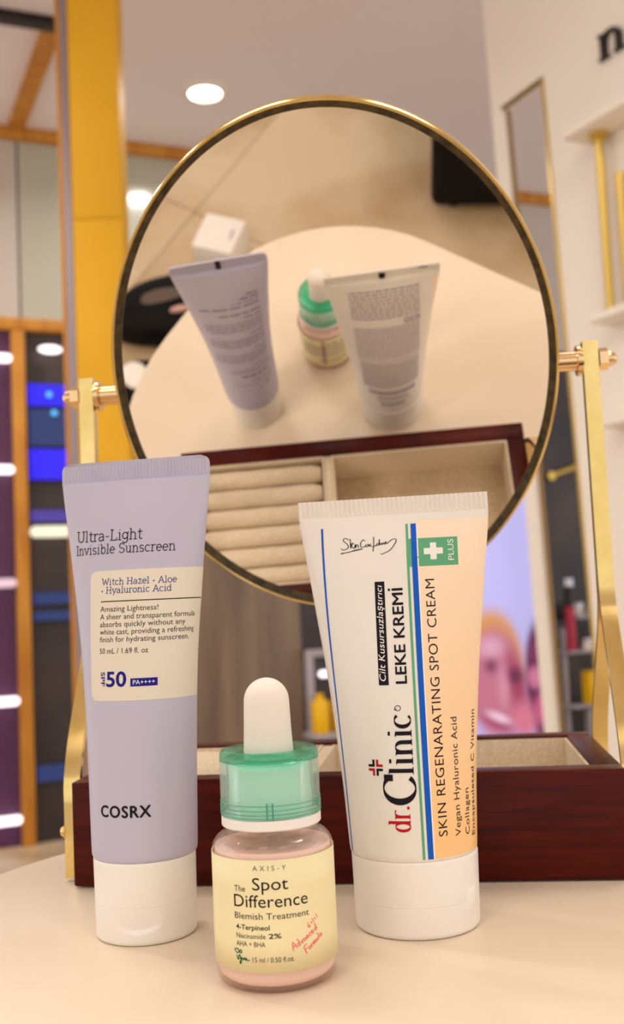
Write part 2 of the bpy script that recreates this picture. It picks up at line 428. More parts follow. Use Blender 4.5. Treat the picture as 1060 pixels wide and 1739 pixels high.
# ================================================================== THE SETTING
TH = math.radians(29.5); E1 = Vector((cos(TH), sin(TH), 0)); E2 = Vector((-sin(TH), cos(TH), 0))
fl = struct(box('floor', -4, 4, -4, 7, FLOOR-.06, FLOOR-.003, 'joint'))
tile_me = None; TS = .6
for i in range(-6, 9):
    for j in range(-6, 11):
        c = E1*((i+.62)*TS)+E2*((j+.1)*TS)
        if not (-2.6 < c.x < 2.4 and -2.4 < c.y < 5.0): continue
        if tile_me is None:
            t = box('tile', -TS/2+.0007, TS/2-.0007, -TS/2+.0007, TS/2-.0007, -.003, 0, 'floor', fl, bev=.0005, seg=1); tile_me = t.data
        else: t = link('tile', tile_me, None, fl)
        t.location = (c.x, c.y, FLOOR); t.rotation_euler = (0, 0, TH)
struct(box('ceiling', -4, 4, -4, 7, CEIL, CEIL+.1, 'ceiling'))
# back shop front: a wall that runs 23 degrees to the table, beam on top, glossy fascia, display below
WA = Vector((-1.1325, 3.9103, 0)); WR = math.radians(23.088)
WU = Vector((cos(WR), sin(WR), 0)); WN = Vector((sin(WR), -cos(WR), 0))       # along the wall, out of the wall
def on_wall(o, u=0, d=0, z=0):
    p = WA+WU*u+WN*d; o.location = (p.x, p.y, z); o.rotation_euler = (0, 0, WR); return o
wb = struct(on_wall(box('wall_back', -1.6, 3.6, 0, .1, FLOOR, CEIL, 'dark_shop')))
def wall_part(name, u0, u1, z0, z1, d0, d1, m, parent=wb, bev=0): return box(name, u0, u1, -d1, -d0, z0, z1, m, parent, bev)
edges = [-1.5, -.72, .058, .80, 1.56, 2.3, 3.1]
for k in range(6):
    wall_part('fascia_panel', edges[k]+.004, edges[k+1]-.004, 1.205, 1.905, 0, .015, 'green_panel' if k in (2,) else 'gloss_panel')
wall_part('smoked_panel', .55, 1.15, FLOOR, 1.15, 0, .012, 'brown_glass')
wall_part('plum_panel', -.9, .02, FLOOR, 1.16, 0, .012, 'purple_panel')
def wall_trim(n, u0, u1, z0, z1, d, m): return struct(on_wall(box('trim_%d' % n, u0, u1, -d, 0, z0, z1, m, bev=.003)))
wall_trim(1, -1.55, 3.2, 1.905, 1.948, .05, 'orange_wood')
wall_trim(2, .018, .066, FLOOR, 1.155, .05, 'orange_wood')
wall_trim(3, -.9, .24, 1.158, 1.203, .045, 'orange_wood')
# honey beam and dark track under the ceiling, running towards the counter
def ceil_bar(n, a, b, wd, h, m):
    a, b = Vector(a), Vector(b); d = (b-a).normalized(); L = (b-a).length
    o = struct(box('trim_%d' % n, 0, L, -wd/2, wd/2, CEIL-h, CEIL-.0005, m)); o.location = (a.x, a.y, 0); o.rotation_euler = (0, 0, math.atan2(d.y, d.x)); return o
ceil_bar(4, (-.755, 3.20, 0), (-1.055, 3.86, 0), .06, .02, 'orange_wood')
ceil_bar(5, (-1.5, 2.86, 0), (-.70, 3.19, 0), .045, .03, 'sign_black')
# yellow lacquered column with its edge strips
cy0 = 2.73
colm = struct(box('wall_column', -.602, -.470, cy0, cy0+.10, FLOOR, CEIL, 'yellow'))
box('column_panel', -.600, -.468, cy0-.012, cy0-.0005, FLOOR+.01, 1.128, 'yellow', colm, .001)
box('column_panel', -.600, -.468, cy0-.012, cy0-.0005, 1.1305, CEIL-.002, 'yellow', colm, .001)
box('edge_strip', -.622, -.6025, cy0-.008, cy0+.05, FLOOR, CEIL-.002, 'steel', colm, .001)
box('edge_strip', -.636, -.6225, cy0+.0, cy0+.05, FLOOR, CEIL-.002, 'orange_wood', colm, .001)
# white partition on the right with a tall opening
PA = Vector((.5904, 2.8989, 0)); PR = math.radians(-62.07); PU = Vector((cos(PR), sin(PR), 0)); PN = Vector((sin(PR), -cos(PR), 0))
def on_part(o, u=0, d=0, z=0):
    p = PA+PU*u+PN*d; o.location = (p.x, p.y, z); o.rotation_euler = (0, 0, PR); return o
bm = bmesh.new()
for a in ((-.042, 0.0, FLOOR, CEIL), (0.0, .185, 1.47, CEIL), (.185, 1.9, FLOOR, CEIL)): box_bm(bm, a[0], a[1], 0, .035, a[2], a[3])
wr = struct(on_part(fin('wall_right', bm, 'wall_white', None, False), .052)); wr.rotation_euler = (0, -.034, PR)
box('jamb_trim', .176, .1845, -.004, .03, FLOOR, 1.462, 'gold_trim', wr, .001)
box('head_trim', .001, .1755, .0, .012, 1.4615, 1.4695, 'brown_edge', wr)
box('jamb_trim', .0005, .006, .018, .03, FLOOR, 1.461, 'brown_edge', wr)
V, F, adv = glyph_text('n', .08, .2, .07)
V, F = fit((V, F, adv), .085, .088)
bm = bmesh.new(); vs = [bm.verts.new((x, 0, y)) for x, y in V]
for f in F: bm.faces.new([vs[i] for i in f])
r = bmesh.ops.extrude_face_region(bm, geom=bm.faces[:]); bmesh.ops.translate(bm, vec=(0, -.014, 0), verts=[g for g in r['geom'] if isinstance(g, bmesh.types.BMVert)])
o = fin('sign_letter', bm, 'sign_black', None, False); on_part(o, .405, .0, 1.405)
tag(o, 'black raised serif letter n on the white wall above the gold pole', 'sign')
# shelves on the white wall
for k, (z, u0, dd, lab) in enumerate([(1.212, .345, .09, 'cream wall shelf above the slim gold pole'), (.737, .375, .075, 'cream wall shelf level with the right mirror bolt'), (.48, .37, .07, 'lowest cream wall shelf on the white partition')]):
    s = empty('wall_shelf', (0, 0, 0), 0, lab, 'shelf', 'shelves on the white partition'); on_part(s, 0, 0, z)
    box('shelf_board', u0, .95, -dd, -.0005, 0, .02, 'wall_white', s, .002)
    box('shelf_edge', u0, .95, -dd-.004, -dd-.0002, .001, .019, 'wall_white', s)
s = empty('shelf_pole', (0, 0, 0), 0, 'slim gold pole with round flange hanging under the top wall shelf', 'pole'); on_part(s, .41, .035, .757)
rod('pole', (0, 0, .0), (0, 0, .455), .011, 'gold_trim', s); rod('flange', (0, 0, .442), (0, 0, .455), .024, 'gold_trim', s); rod('flange', (0, 0, 0), (0, 0, .012), .02, 'gold_trim', s)
s = empty('shelf_pole', (0, 0, 0), 0, 'second gold pole standing right behind the slim one at the picture edge', 'pole'); on_part(s, .455, .02, .757)
rod('pole', (0, 0, .0), (0, 0, .34), .01, 'gold_trim', s); rod('flange', (0, 0, 0), (0, 0, .012), .018, 'gold_trim', s)

# ================================================================== LAMPS
for k, (x, y) in enumerate(FILL_PANELS):  # added panels out of view, put in to soften the light
    e = empty('ceiling_panel_light', (x, y, CEIL), 0, 'square LED ceiling panel %s, outside the photograph' % ['behind and left of the camera', 'behind and right of the camera', 'above and left of the mirror', 'above and right of the mirror'][k], 'light', 'LED ceiling panels')
    bm = bmesh.new()
    for a in ((-.31, .31, -.31, -.3), (-.31, .31, .3, .31), (-.31, -.3, -.3, .3), (.3, .31, -.3, .3)): box_bm(bm, a[0], a[1], a[2], a[3], -.014, -.0005)
    fin('light_frame', bm, 'wall_white', e, False)
    box('diffuser', -.3, .3, -.3, .3, -.008, -.001, 'panel_light', e)
    L = bpy.data.lights.new('panel_lamp', 'AREA'); L.shape = 'SQUARE'; L.size = .58; L.energy = FILL_POWER; L.color = LIGHT_COL
    lo = bpy.data.objects.new('panel_lamp', L); COL.objects.link(lo); lo.parent = e; lo.location = (0, 0, -.016)
for k, (x, y) in enumerate(DOWNLIGHTS):
    lab = 'round recessed downlight glowing in the ceiling above the mirror' if k == 0 else 'round recessed downlight out of view on the left, %s' % ['', 'nearest the table', 'halfway to the shop front', 'close to the plum panel'][k]
    e = empty('ceiling_downlight', (x, y, CEIL), 0, lab, 'light', None if k == 0 else 'other downlights')
    lathe('trim_ring', [(.058, -.002), (.06, -.012), (.078, -.008), (.08, -.0005), (.058, -.0005)], 'wall_white', e, 48, True)
    lathe('lens', [(0, -.006), (.05, -.006), (.0575, -.003), (.0575, -.0005), (0, -.0005)], 'lamp', e, 48)
    L = bpy.data.lights.new('downlight_lamp', 'AREA'); L.shape = 'DISK'; L.size = .1; L.energy = DOWN_POWER; L.color = LIGHT_COL; L.spread = math.radians(150)
    lo = bpy.data.objects.new('downlight_lamp', L); COL.objects.link(lo); lo.parent = e; lo.location = (0, 0, -.014)

# ================================================================== TABLE
def rounded(x0, x1, y0, y1, r, n=14, rb=None):
    P = []; q = rb or r
    for cx, cy, a0 in ((x1-r, y1-r, 0), (x0+q, y1-q, 90), (x0+r, y0+r, 180), (x1-r, y0+r, 270)):
        w_ = q if a0 == 90 else r
        P += [(cx+w_*cos(math.radians(a0+90*k/n)), cy+w_*sin(math.radians(a0+90*k/n))) for k in range(n+1)]
    return P
tb = empty('display_table', (0, 0, FLOOR), TH, 'cream laminate display table with rounded corners', 'table')
H0 = -FLOOR
prof = [(.004, -.03), (0, -.026), (0, -.003), (.0008, -.0008), (.003, 0)]
V, F = [], []
n_ = 0
for ins, z in prof:
    P = rounded(.031+ins, .70-ins, .155+ins, .453-ins, .110-ins, 14, .15-ins); n_ = len(P); V += [(x, y, z+H0) for x, y in P]
for r_ in range(len(prof)-1):
    for i in range(n_):
        j = (i+1) % n_; F.append((r_*n_+i, r_*n_+j, (r_+1)*n_+j, (r_+1)*n_+i))
F.append(tuple(reversed(range(n_)))); F.append(tuple(range((len(prof)-1)*n_, len(prof)*n_)))
mesh('table_top', V, F, 'table', tb, True, 30)
P = rounded(.10, .63, .215, .385, .05); n_ = len(P)
V = [(x, y, .0) for x, y in P]+[(x, y, H0-.0302) for x, y in P]
mesh('pedestal', V, [(i, (i+1) % n_, n_+(i+1) % n_, n_+i) for i in range(n_)]+[tuple(range(n_, 2*n_))], 'wall_white', tb, True, 30)

# ================================================================== JEWELLERY TRAY WITH SWIVEL MIRROR
TYAW = -.1192; TO = Vector((-.09175, .38695, 0)); TW, TD, THT = .1957, .0959, .0376
jb = empty('vanity_mirror', TO, TYAW, 'oval brass swivel mirror on a dark cherry wood jewellery tray', 'mirror')
JM = Matrix.Translation(TO) @ Matrix.Rotation(TYAW, 4, 'Z'); JI = JM.inverted()
tray = empty('tray', (0, 0, 0)); tray.parent = jb; tray['label'] = 'dark cherry wood jewellery tray lined with beige suede'
wt = .0098
box('front_board', 0, TW, 0, wt, .0006, THT, 'wood', tray, .0009)
box('back_board', 0, TW, TD-wt, TD, .0006, THT, 'wood', tray, .0009)
box('side_board', 0, wt, wt+.0001, TD-wt-.0001, .0006, THT-.0001, 'wood', tray, .0006)
box('side_board', TW-wt, TW, wt+.0001, TD-wt-.0001, .0006, THT-.0001, 'wood', tray, .0006)
box('tray_bottom', wt, TW-wt, wt, TD-wt, .0008, .006, 'suede', tray)
DIV = .0845
def lining(u0, u1, v0, v1, z0, z1):
    t = .0012; bm = bmesh.new()
    box_bm(bm, u0, u1, v0, v0+t, z0, z1); box_bm(bm, u0, u1, v1-t, v1, z0, z1)
    box_bm(bm, u0, u0+t, v0+t, v1-t, z0, z1); box_bm(bm, u1-t, u1, v0+t, v1-t, z0, z1)
    return fin('suede_lining', bm, 'suede_pale', tray, False)
lining(wt+.0001, DIV-.002, wt+.0001, TD-wt-.0001, .006, THT-.0012)
lining(DIV+.002, TW-wt-.0001, wt+.0001, TD-wt-.0001, .006, THT-.0012)
box('divider', DIV-.002, DIV+.002, wt, TD-wt, .006, THT-.0015, 'suede_pale', tray, .0006)
box('pocket_floor', DIV+.0034, TW-wt-.0014, wt+.0014, TD-wt-.0014, .0061, .0085, 'suede', tray)
nr = 6; v0, v1 = wt+.0016, TD-wt-.0016; pr = (v1-v0)/nr
rr_me = None
for k in range(nr):
    if rr_me is None:
        L = DIV-.002-wt-.004; V, F = [], []; ns, nu = 20, 14
        for i in range(nu+1):
            u = L*i/nu; sag = 1-.05*abs(sin(u*170))-.22*(max(0, abs(2*i/nu-1)-.9)*10)**2
            for j in range(ns):
                a = 2*pi*j/ns; V.append((u, pr*.497*sag*cos(a), pr*.62*sag*sin(a)))
        for i in range(nu):
            for j in range(ns): F.append((i*ns+j, i*ns+(j+1) % ns, (i+1)*ns+(j+1) % ns, (i+1)*ns+j))
        F += [tuple(range(ns)), tuple(reversed(range(nu*ns, (nu+1)*ns)))]
        rr = mesh('ring_roll', V, F, 'suede_pale', tray, True, 60); rr_me = rr.data
    else: rr = link('ring_roll', rr_me, None, tray)
    rr.location = (wt+.0018, v0+pr*(k+.5), THT-.0015-pr*.62)
# mirror head
MC = Vector((.0118, .4323, .1906)); MY, MTI = -.0816, .6068
MAX = Vector((cos(MY), sin(MY), 0)); MN = Vector((sin(MY)*cos(MTI), -cos(MY)*cos(MTI), -sin(MTI))); MUP = MAX.cross(MN)
if MUP.z < 0: MUP = -MUP
MA, MB = .0922, .1128
def mir(x, y, n): return JI @ (MC+MAX*x+MUP*(y-.0015)+MN*n)
def ring(name, prof, m, parent, closed=True, n=160):
    V, F = [], []; K = len(prof)
    for i in range(n):
        a = 2*pi*i/n; cx, cy = cos(a), sin(a)
        nx, ny = cx/MA, cy/MB; L = math.hypot(nx, ny); nx, ny = nx/L, ny/L
        for rd, nn in prof: V.append(mir(MA*cx+nx*rd/1000, MB*cy+ny*rd/1000, nn/1000))
    for i in range(n):
        j = (i+1) % n
        for k in range(K if closed else K-1):
            k2 = (k+1) % K; F.append((i*K+k, j*K+k, j*K+k2, i*K+k2))
    me = bpy.data.meshes.new(name); me.from_pydata(V, [], F)
    bm = bmesh.new(); bm.from_mesh(me); bmesh.ops.recalc_face_normals(bm, faces=bm.faces); bm.to_mesh(me); bm.free()
    o = link(name, me, m, parent, True); me.set_sharp_from_angle(angle=math.radians(40)); return o
frame = ring('mirror_frame', [(0, -3.4), (0, 2.8), (-.25, 3.3), (-.8, 3.4), (-1.2, 3.1), (-1.2, -3.4)], 'brass', jb)
ring('inner_band', [(-1.0, 3.2), (-3.9, 1.1), (-3.9, .2), (-1.0, .2)], 'dark_brass', frame)
def disc(name, rd, nn, m, parent, th=.6):
    n = 160; V = []
    for z in (nn, nn-th):
        for i in range(n):
            a = 2*pi*i/n; cx, cy = cos(a), sin(a); nx, ny = cx/MA, cy/MB; L = math.hypot(nx, ny)
            V.append(mir(MA*cx+nx/L*rd/1000, MB*cy+ny/L*rd/1000, z/1000))
    F = [tuple(range(n)), tuple(reversed(range(n, 2*n)))]+[(i, n+i, n+(i+1) % n, (i+1) % n) for i in range(n)]
    me = bpy.data.meshes.new(name); me.from_pydata(V, [], F)
    bm = bmesh.new(); bm.from_mesh(me); bmesh.ops.recalc_face_normals(bm, faces=bm.faces); bm.to_mesh(me); bm.free()
    return link(name, me, m, parent)
disc('mirror_glass', -2.0, .6, 'mirror', frame)['label'] = 'oval mirror glass reflecting the table top'
disc('backing_plate', -1.25, -2.4, 'brass', frame)
# arms: two brass strips each, together at the pivot, spread to the front and back of the tray side
def strip(name, pts, w_u, th, m, parent):
    """rectangular strip through (u centre, v, z) points"""
    V, F = [], []; n = len(pts)
    for k, (u, v, z) in enumerate(pts):
        a = pts[max(0, k-1)]; b = pts[min(n-1, k+1)]; dv, dz = b[1]-a[1], b[2]-a[2]; L = math.hypot(dv, dz)
        nv, nz = dz/L, -dv/L; c = .0006
        for su, sn in ((-1, -1), (1, -1), (1, 1), (-1, 1)):
            V.append((u+su*w_u/2, v+sn*nv*th/2, z+sn*nz*th/2))
    for k in range(n-1):
        for i in range(4): F.append((4*k+i, 4*k+(i+1) % 4, 4*k+4+(i+1) % 4, 4*k+4+i))
    F += [(3, 2, 1, 0), (4*n-4, 4*n-3, 4*n-2, 4*n-1)]
    bm = bmesh.new(); vs = [bm.verts.new(v) for v in V]
    for f in F: bm.faces.new([vs[i] for i in f])
    bm.edges.ensure_lookup_table()
    lng = [e for e in bm.edges if e.calc_face_angle(0) > 1.2]
    bmesh.ops.bevel(bm, geom=lng, offset=.0004, segments=2, affect='EDGES')
    return fin(name, bm, m, parent, True, 30)
ss = lambda t: t*t*(3-2*t)
for side in (-1, 1):
    pv = JI @ (MC+MAX*side*.105+Vector((0, 0, side*.0011)))
    arm = empty('mirror_arm', (0, 0, 0)); arm.parent = jb
    ub = -.0034 if side < 0 else TW+.0034
    uc = pv.x
    for nm, sg, vb in (('front_strip', -1, .011), ('back_strip', 1, .083)):
        pts = []
        ztop = pv.z+.0075
        for z in (ztop, ztop-.004, .16, .13, .105): pts.append((uc, pv.y+sg*.0014, z))
        for k in range(1, 17):
            t = k/16; z = .098-(.098-.034)*t; e = ss(t)
            pts.append((uc+(ub-uc)*e, pv.y+sg*.0014+(vb-pv.y-sg*.0014)*(t*.25+.75*e), z))
        pts += [(ub, vb, .028), (ub, vb, .016), (ub, vb, .0012)]
        st = strip(nm, pts, .0062, .0026, 'brass', arm)
        uo = ub+side*.0031
        rod('screw', (uo, vb, .018), (uo+side*.0016, vb, .018), .0026, 'brass', st, 20, .0016)
    ax = Vector((MAX.x, MAX.y, 0)); axl = (JM.to_3x3().inverted() @ (ax+Vector((0, 0, .0105))))*side
    P = lambda d: pv+axl*d
    rod('pivot_bolt', P(-.0135), P(-.0036), .0040, 'rose_brass', arm, 32)
    rod('washer', P(-.0056), P(-.0042), .0062, 'rose_brass', arm, 32)
    rod('washer', P(-.0041), P(-.0033), .0054, 'brass', arm, 32)
    rod('hex_nut', P(.0033), P(.0068), .0047, 'rose_brass', arm, hexa=True)
    bm = bmesh.new(); bmesh.ops.create_uvsphere(bm, u_segments=20, v_segments=12, radius=.0033)
    for v in bm.verts: v.co.x *= 1.25
    bmesh.ops.translate(bm, vec=P(.0070), verts=bm.verts); fin('acorn_dome', bm, 'rose_brass', arm)

# ================================================================== SUNSCREEN TUBE
def cap_lathe(name, r0, r1, h, m, parent, seam=None, notch=None, n=192):
    """flip cap standing on the table: rounded foot, fine seam line, thumb notch pressed into the front"""
    zs = [0, .25, .7, 1.3]+[1.3+(h-2.0)*k/46 for k in range(1, 46)]+[h-.7, h-.25, h]
    if seam: zs = sorted(set([z for z in zs if abs(z-seam) > .3]+[seam-.16, seam-.08, seam+.08, seam+.16]))
    V, F = [], []
    for z in zs:
        r = r0+(r1-r0)*z/h
        if z < 1.3: r -= 1.3-math.sqrt(max(0, 1.3**2-(1.3-z)**2))
        if z > h-.7: r -= .7-math.sqrt(max(0, .49-(z-h+.7)**2))
        if seam and abs(z-seam) < .1: r -= .12
        for k in range(n):
            a = 2*pi*k/n; rr = r
            if notch:
                ac, hwid, zl, zh, dp = notch
                s_ = ((a-ac+pi) % (2*pi)-pi)*r
                if abs(s_) < hwid:
                    zb = zl+1.9*(s_/hwid)**2; t = (z-zb)/(zh-zb)
                    if 0 < t < 1: rr -= dp*(1-(s_/hwid)**2)*(min(1, t/.07))*(1-t)**1.5
            V.append((rr*sin(a)/1000, -rr*cos(a)/1000, z/1000))
    R = len(zs)
    for r in range(R-1):
        for k in range(n): j = (k+1) % n; F.append((r*n+k, r*n+j, (r+1)*n+j, (r+1)*n+k))
    F += [tuple(reversed(range(n))), tuple(range((R-1)*n, R*n))]
    return mesh(name, V, F, m, parent, True, 40)
sun = empty('sunscreen_tube', (-.05676, .33391, 0), -.1962, 'matte lilac-grey sunscreen squeeze tube standing on a white flip cap', 'tube')
TS_ = Tube(smooth_rows([(25.2, 16.25), (28.7, 16.4), (50, 17), (68.5, 17.7), (87, 18.9), (105.5, 20.9), (124, 23.1), (137, 24.75), (141, 25.1)]), 25.6, (.15, 1.83), 147)
cap_lathe('flip_cap', 15.4, 15.75, 24.2, 'white_cap', sun, seam=11.0, notch=(.18, 7.2, 3.6, 17, 1.5))
body = tube_body('tube_body', TS_, [25.2+(140.2-25.2)*k/58 for k in range(59)], 'lilac', sun, 144, [(23.9, .93), (24.0, .965), (24.4, .985), (24.8, .995)])
cr = crimp('crimp_seal', TS_, 140.0, 147, 25.0, 1.12, 'lilac', sun, corner=2.6, amp=.22)
lab = wrap('cream_label', grid(-12.5, 27.5, 71.8, 111.5, 60, 40, (2.4, 0, 0, 2.4)), TS_, 0, 0, 'cream_label', body, .07)
lab['label'] = 'cream label panel printed on the tube front'
def T_(p, txt, x0, x1, z, cap, m, T=TS_, off=.14, vertical=False, at=0, **kw):
    return wrap('lettering', fit(font_text(txt, **kw), x1-x0, cap), T, at if vertical else x0, x0 if vertical else z, m, p, off, vertical)
def S_(p, txt, x0, x1, z, cap, m, T=TS_, off=.14, thin=.13, thick=None, serif=None, vertical=False, at=0):
    return wrap('lettering', fit(glyph_text(txt, thin, thick, serif), x1-x0, cap), T, at if vertical else x0, x0 if vertical else z, m, p, off, vertical)
S_(body, 'Ultra-Light', -18.4, 4.9, 121.0, 3.3, 'ink', thin=.12)
S_(body, 'Invisible Sunscreen', -18.9, 15.3, 116.9, 2.9, 'ink', thin=.12)
S_(lab, 'Witch Hazel + Aloe', -8.2, 16.0, 107.0, 1.95, 'navy', thin=.14)
S_(lab, '+ Hyaluronic Acid', -8.2, 14.3, 104.4, 1.95, 'navy', thin=.14)
wrap('rule_line', grid(-8.3, 26.2, 101.75, 102.05, 40, 1), TS_, 0, 0, 'ink', lab, .12)
for txt, x1, z in (('Amazing Lightness!', 10.4, 98.8), ('A sheer and transparent formula', 22.6, 96.4), ('absorbs quickly without any', 19.0, 94.1), ('white cast, providing a refreshing', 22.5, 91.8), ('finish for hydrating sunscreen.', 20.5, 89.5), ('50 mL / 1.69 fl. oz', 7.5, 86.0)):
    T_(lab, txt, -8.45, x1, z, 1.62, 'brown_ink', off=.13)
T_(lab, '50', -5.9, .85, 76.15, 4.3, 'navy', offset=0) if False else wrap('lettering', fit(font_text('50', .022), 6.75, 4.3), TS_, -5.9, 76.15, 'navy', lab, .14)
# SPF set sideways (reading downwards)
V, F = fit(font_text('SPF', .012), 4.3, 1.5)
wrap('lettering', ([(y, -x) for x, y in V], F), TS_, -7.95, 80.5, 'navy', lab, .14)
wrap('rating_box', grid(2.1, 10.3, 76.0, 78.4, 12, 2), TS_, 0, 0, 'navy', lab, .12)
wrap('lettering', fit(font_text('PA++++'), 6.6, 1.35), TS_, 2.9, 76.55, 'white_ink', lab, .18)
V0, F0 = fit(font_text('COSRX', 0, 1.12), 16.4, 3.3); V, F = [], []
for dx, dy in ((-.13, 0), (.13, 0), (0, .1), (0, -.1)):
    o_ = len(V); V += [(x+dx, y+dy) for x, y in V0]; F += [tuple(i+o_ for i in f) for f in F0]
wrap('lettering', (V, F), TS_, -8.65, 37.6, 'ink', body, .14)
# back of the tube: registration mark and fine print
B = 2*TS_.Q
def back_rect(x0, x1, z0, z1, m, T, p, dy=.75):
    V = []
    for z in (z0, z1):
        for x in (x0, x1): V.append(((-x+T.lean[0]*z/T.H)/1000, (dy+T.lean[1]*z/T.H)/1000, z/1000))
    return mesh('print_mark', V, [(0, 1, 3, 2)], m, p)
back_rect(-1.3, 1.3, 140.6, 147, 'ink', TS_, cr)
rows = [(-17, -10, 124, 1.1, 3), (-17, -6, 121.6, 1.1, 4), (-17, -2, 119.4, .7, 4), (-17, 17, 116.6, 1.0, 6), (-17, 6, 111.8, 1.0, 5), (-17, -7, 108.6, .8, 4)]
for z in (105.6, 103.6, 101.8, 99.9): rows.append((-17, 15, z, .6, 3.2))
rows += [(-17, -8, 96, .8, 3)]+[(-17, 15, z, .6, 3) for z in (93, 91.2, 89.4, 87.6)]+[(-17, -8, 83, .8, 3)]+[(-17, 15, z, .6, 3) for z in (80, 78, 76, 74)]+[(-17, -6, 69, .8, 3)]+[(-17, 8, z, .6, 3) for z in (66, 64)]+[(-14, 2, 59.5, 1.6, 4), (-17, -3, 55, .8, 3), (-17, 8, 51.5, .6, 3), (-14, -11, 47, 1.5, 2), (-8, -6, 45.5, 1.5, 2)]
wrap('fine_print', words(rows, 3), TS_, B, 0, 'grey_ink', body, .1)

# ================================================================== SPOT CREAM TUBE
drc = empty('cream_tube', (.02668, .33086, 0), -.1648, 'white and peach spot cream squeeze tube standing on a wide white cap', 'tube')
TD_ = Tube(smooth_rows([(22.6, 19.35), (24, 19.5), (43.4, 20.6), (61.4, 22.1), (77.8, 23.8), (94.3, 25.9), (109, 27.8), (120, 29.35), (125, 29.8)]), 30.3, (-1.33, -1.41), 130.5)
cp = cap_lathe('flip_cap', 18.9, 19.35, 22.4, 'white_cap', drc, seam=9.2)
for nm, a0, a1, z0, z1, o0, o1 in (('flip_tab', .93, 1.25, 6.6, 12.4, -.2, .9), ('flip_tab', 1.02, 1.32, 10.2, 14.5, -.2, 1.5)):
    V, F = [], []
    N = 8
    for i in range(N+1):
        a = a0+(a1-a0)*i/N; k = sin(pi*i/N)**.4
        for r, z in ((18.9+o0, z0), (18.9+.2+(o1-.2)*k*.5, z0+.3), (18.9+o1*k, z1-.6), (18.9+o1*k*.8, z1), (18.9+o0, z1)): V.append((r*sin(a)/1000, -r*cos(a)/1000, z/1000))
    for i in range(N):
        for j in range(4): q = i*5+j; F.append((q, q+5, q+6, q+1))
    F += [(0, 1, 2, 3, 4), tuple(reversed(range(N*5, N*5+5)))]
    mesh(nm, V, F, 'white_cap', cp, True, 40)
    break
# printed body: cream, peach fading to orange right of the blue line
def peach_mat():
    m = mat('peach_gradient_print', srgb(250, 206, 150), .36); n, l, b = nodes(m)
    tc = n.new('ShaderNodeTexCoord'); sx = n.new('ShaderNodeSeparateXYZ'); l.new(tc.outputs['Object'], sx.inputs[0])
    mz = n.new('ShaderNodeMapRange'); mz.inputs['From Min'].default_value = .125; mz.inputs['From Max'].default_value = .03
    l.new(sx.outputs['Z'], mz.inputs['Value'])
    rp = n.new('ShaderNodeValToRGB'); rp.color_ramp.elements[0].color = srgb(252, 228, 200); rp.color_ramp.elements[1].color = srgb(252, 200, 136)
    l.new(mz.outputs[0], rp.inputs[0]); l.new(rp.outputs[0], b.inputs['Base Color']); return m
MT['peach'] = peach_mat()
dbody = tube_body('tube_body', TD_, [22.9+(124.8-22.9)*k/56 for k in range(57)], 'cream_plastic', drc, 160, [(22.0, .95), (22.15, .97), (22.5, .99)])
dcr = crimp('crimp_seal', TD_, 124.5, 130.5, 29.8, 1.5, 'cream_plastic', drc, corner=0, amp=.34)
V, F = [], []
for side in (-1, 1):
    x = -29.0
    while x < 29:
        o_ = len(V); t = 124.6/130.5
        for dz in (0, .5):
            for dx in (0, .9): V.append(((x+dx-1.33*t)/1000, (side*1.0-1.41*t)/1000, (124.4+dz)/1000))
        F.append((o_, o_+1, o_+3, o_+2)); x += 1.5
mesh('stitch_dots', V, F, 'white_ink', dcr)  # bright highlights on the embossed seal line, put in as white dots
wrap('peach_panel', grid(7.4, 34.5, 23.1, 122.6, 40, 50), TD_, 0, 0, 'peach', dbody, .05)
wrap('blue_stripe', grid(5.75, 7.45, 23.1, 121.6, 2, 50), TD_, 0, 0, 'blue_ink', dbody, .08)
wrap('green_stripe', grid(4.2, 4.95, 23.1, 121.6, 1, 50), TD_, 0, 0, 'sign_green', dbody, .08)
wrap('white_stripe', grid(7.45, 7.85, 23.1, 121.6, 1, 50), TD_, 0, 0, 'white_ink', dbody, .07)
wrap('blue_stripe', grid(-22.6, -21.9, 23.5, 121.6, 1, 50), TD_, 0, 0, 'blue_ink', dbody, .08)
gp = wrap('plus_badge', grid(4.6, 19.9, 108.2, 116.9, 14, 6), TD_, 0, 0, 'sign_green', dbody, .065)
bm_V = [(-2.9, -.95), (-.95, -.95), (-.95, -2.6), (.95, -2.6), (.95, -.95), (2.9, -.95), (2.9, .95), (.95, .95), (.95, 2.6), (-.95, 2.6), (-.95, .95), (-2.9, .95)]
wrap('white_cross', (bm_V, [(0, 1, 10, 11), (1, 4, 7, 10), (2, 3, 4, 1), (4, 5, 6, 7), (10, 7, 8, 9)]), TD_, 12.4, 112.75, 'white_ink', gp, .12)
DV = dict(T=TD_, vertical=True, off=.13)
wrap('lettering', fit(font_text('PLUS'), 6.5, 1.75), TD_, 18.6, 109.7, 'white_ink', gp, .12, True)
cb = wrap('black_box', grid(-5.95, -2.95, 73.2, 104.1, 3, 20), TD_, 0, 0, 'ink', dbody, .09)
wrap('lettering', fit(font_text('Cilt Kusursuzlaştırıcı', 0, 1.02, .2), 28.6, 1.9), TD_, -3.75, 74.4, 'white_ink', cb, .15, True)
V0, F0 = fit(font_text('LEKE KREMI'), 28.2, 3.2); V, F = [], []
for dx, dy in ((-.1, 0), (.1, 0), (0, .07), (0, -.07)):
    o_ = len(V); V += [(x+dx, y+dy) for x, y in V0]; F += [tuple(i+o_ for i in f) for f in F0]
o_ = len(V); V += [(27.55, 3.75), (28.25, 3.75), (28.25, 4.4), (27.55, 4.4)]; F.append((o_, o_+1, o_+2, o_+3))
wrap('lettering', (V, F), TD_, 2.45, 73.6, 'ink', dbody, .13, True)
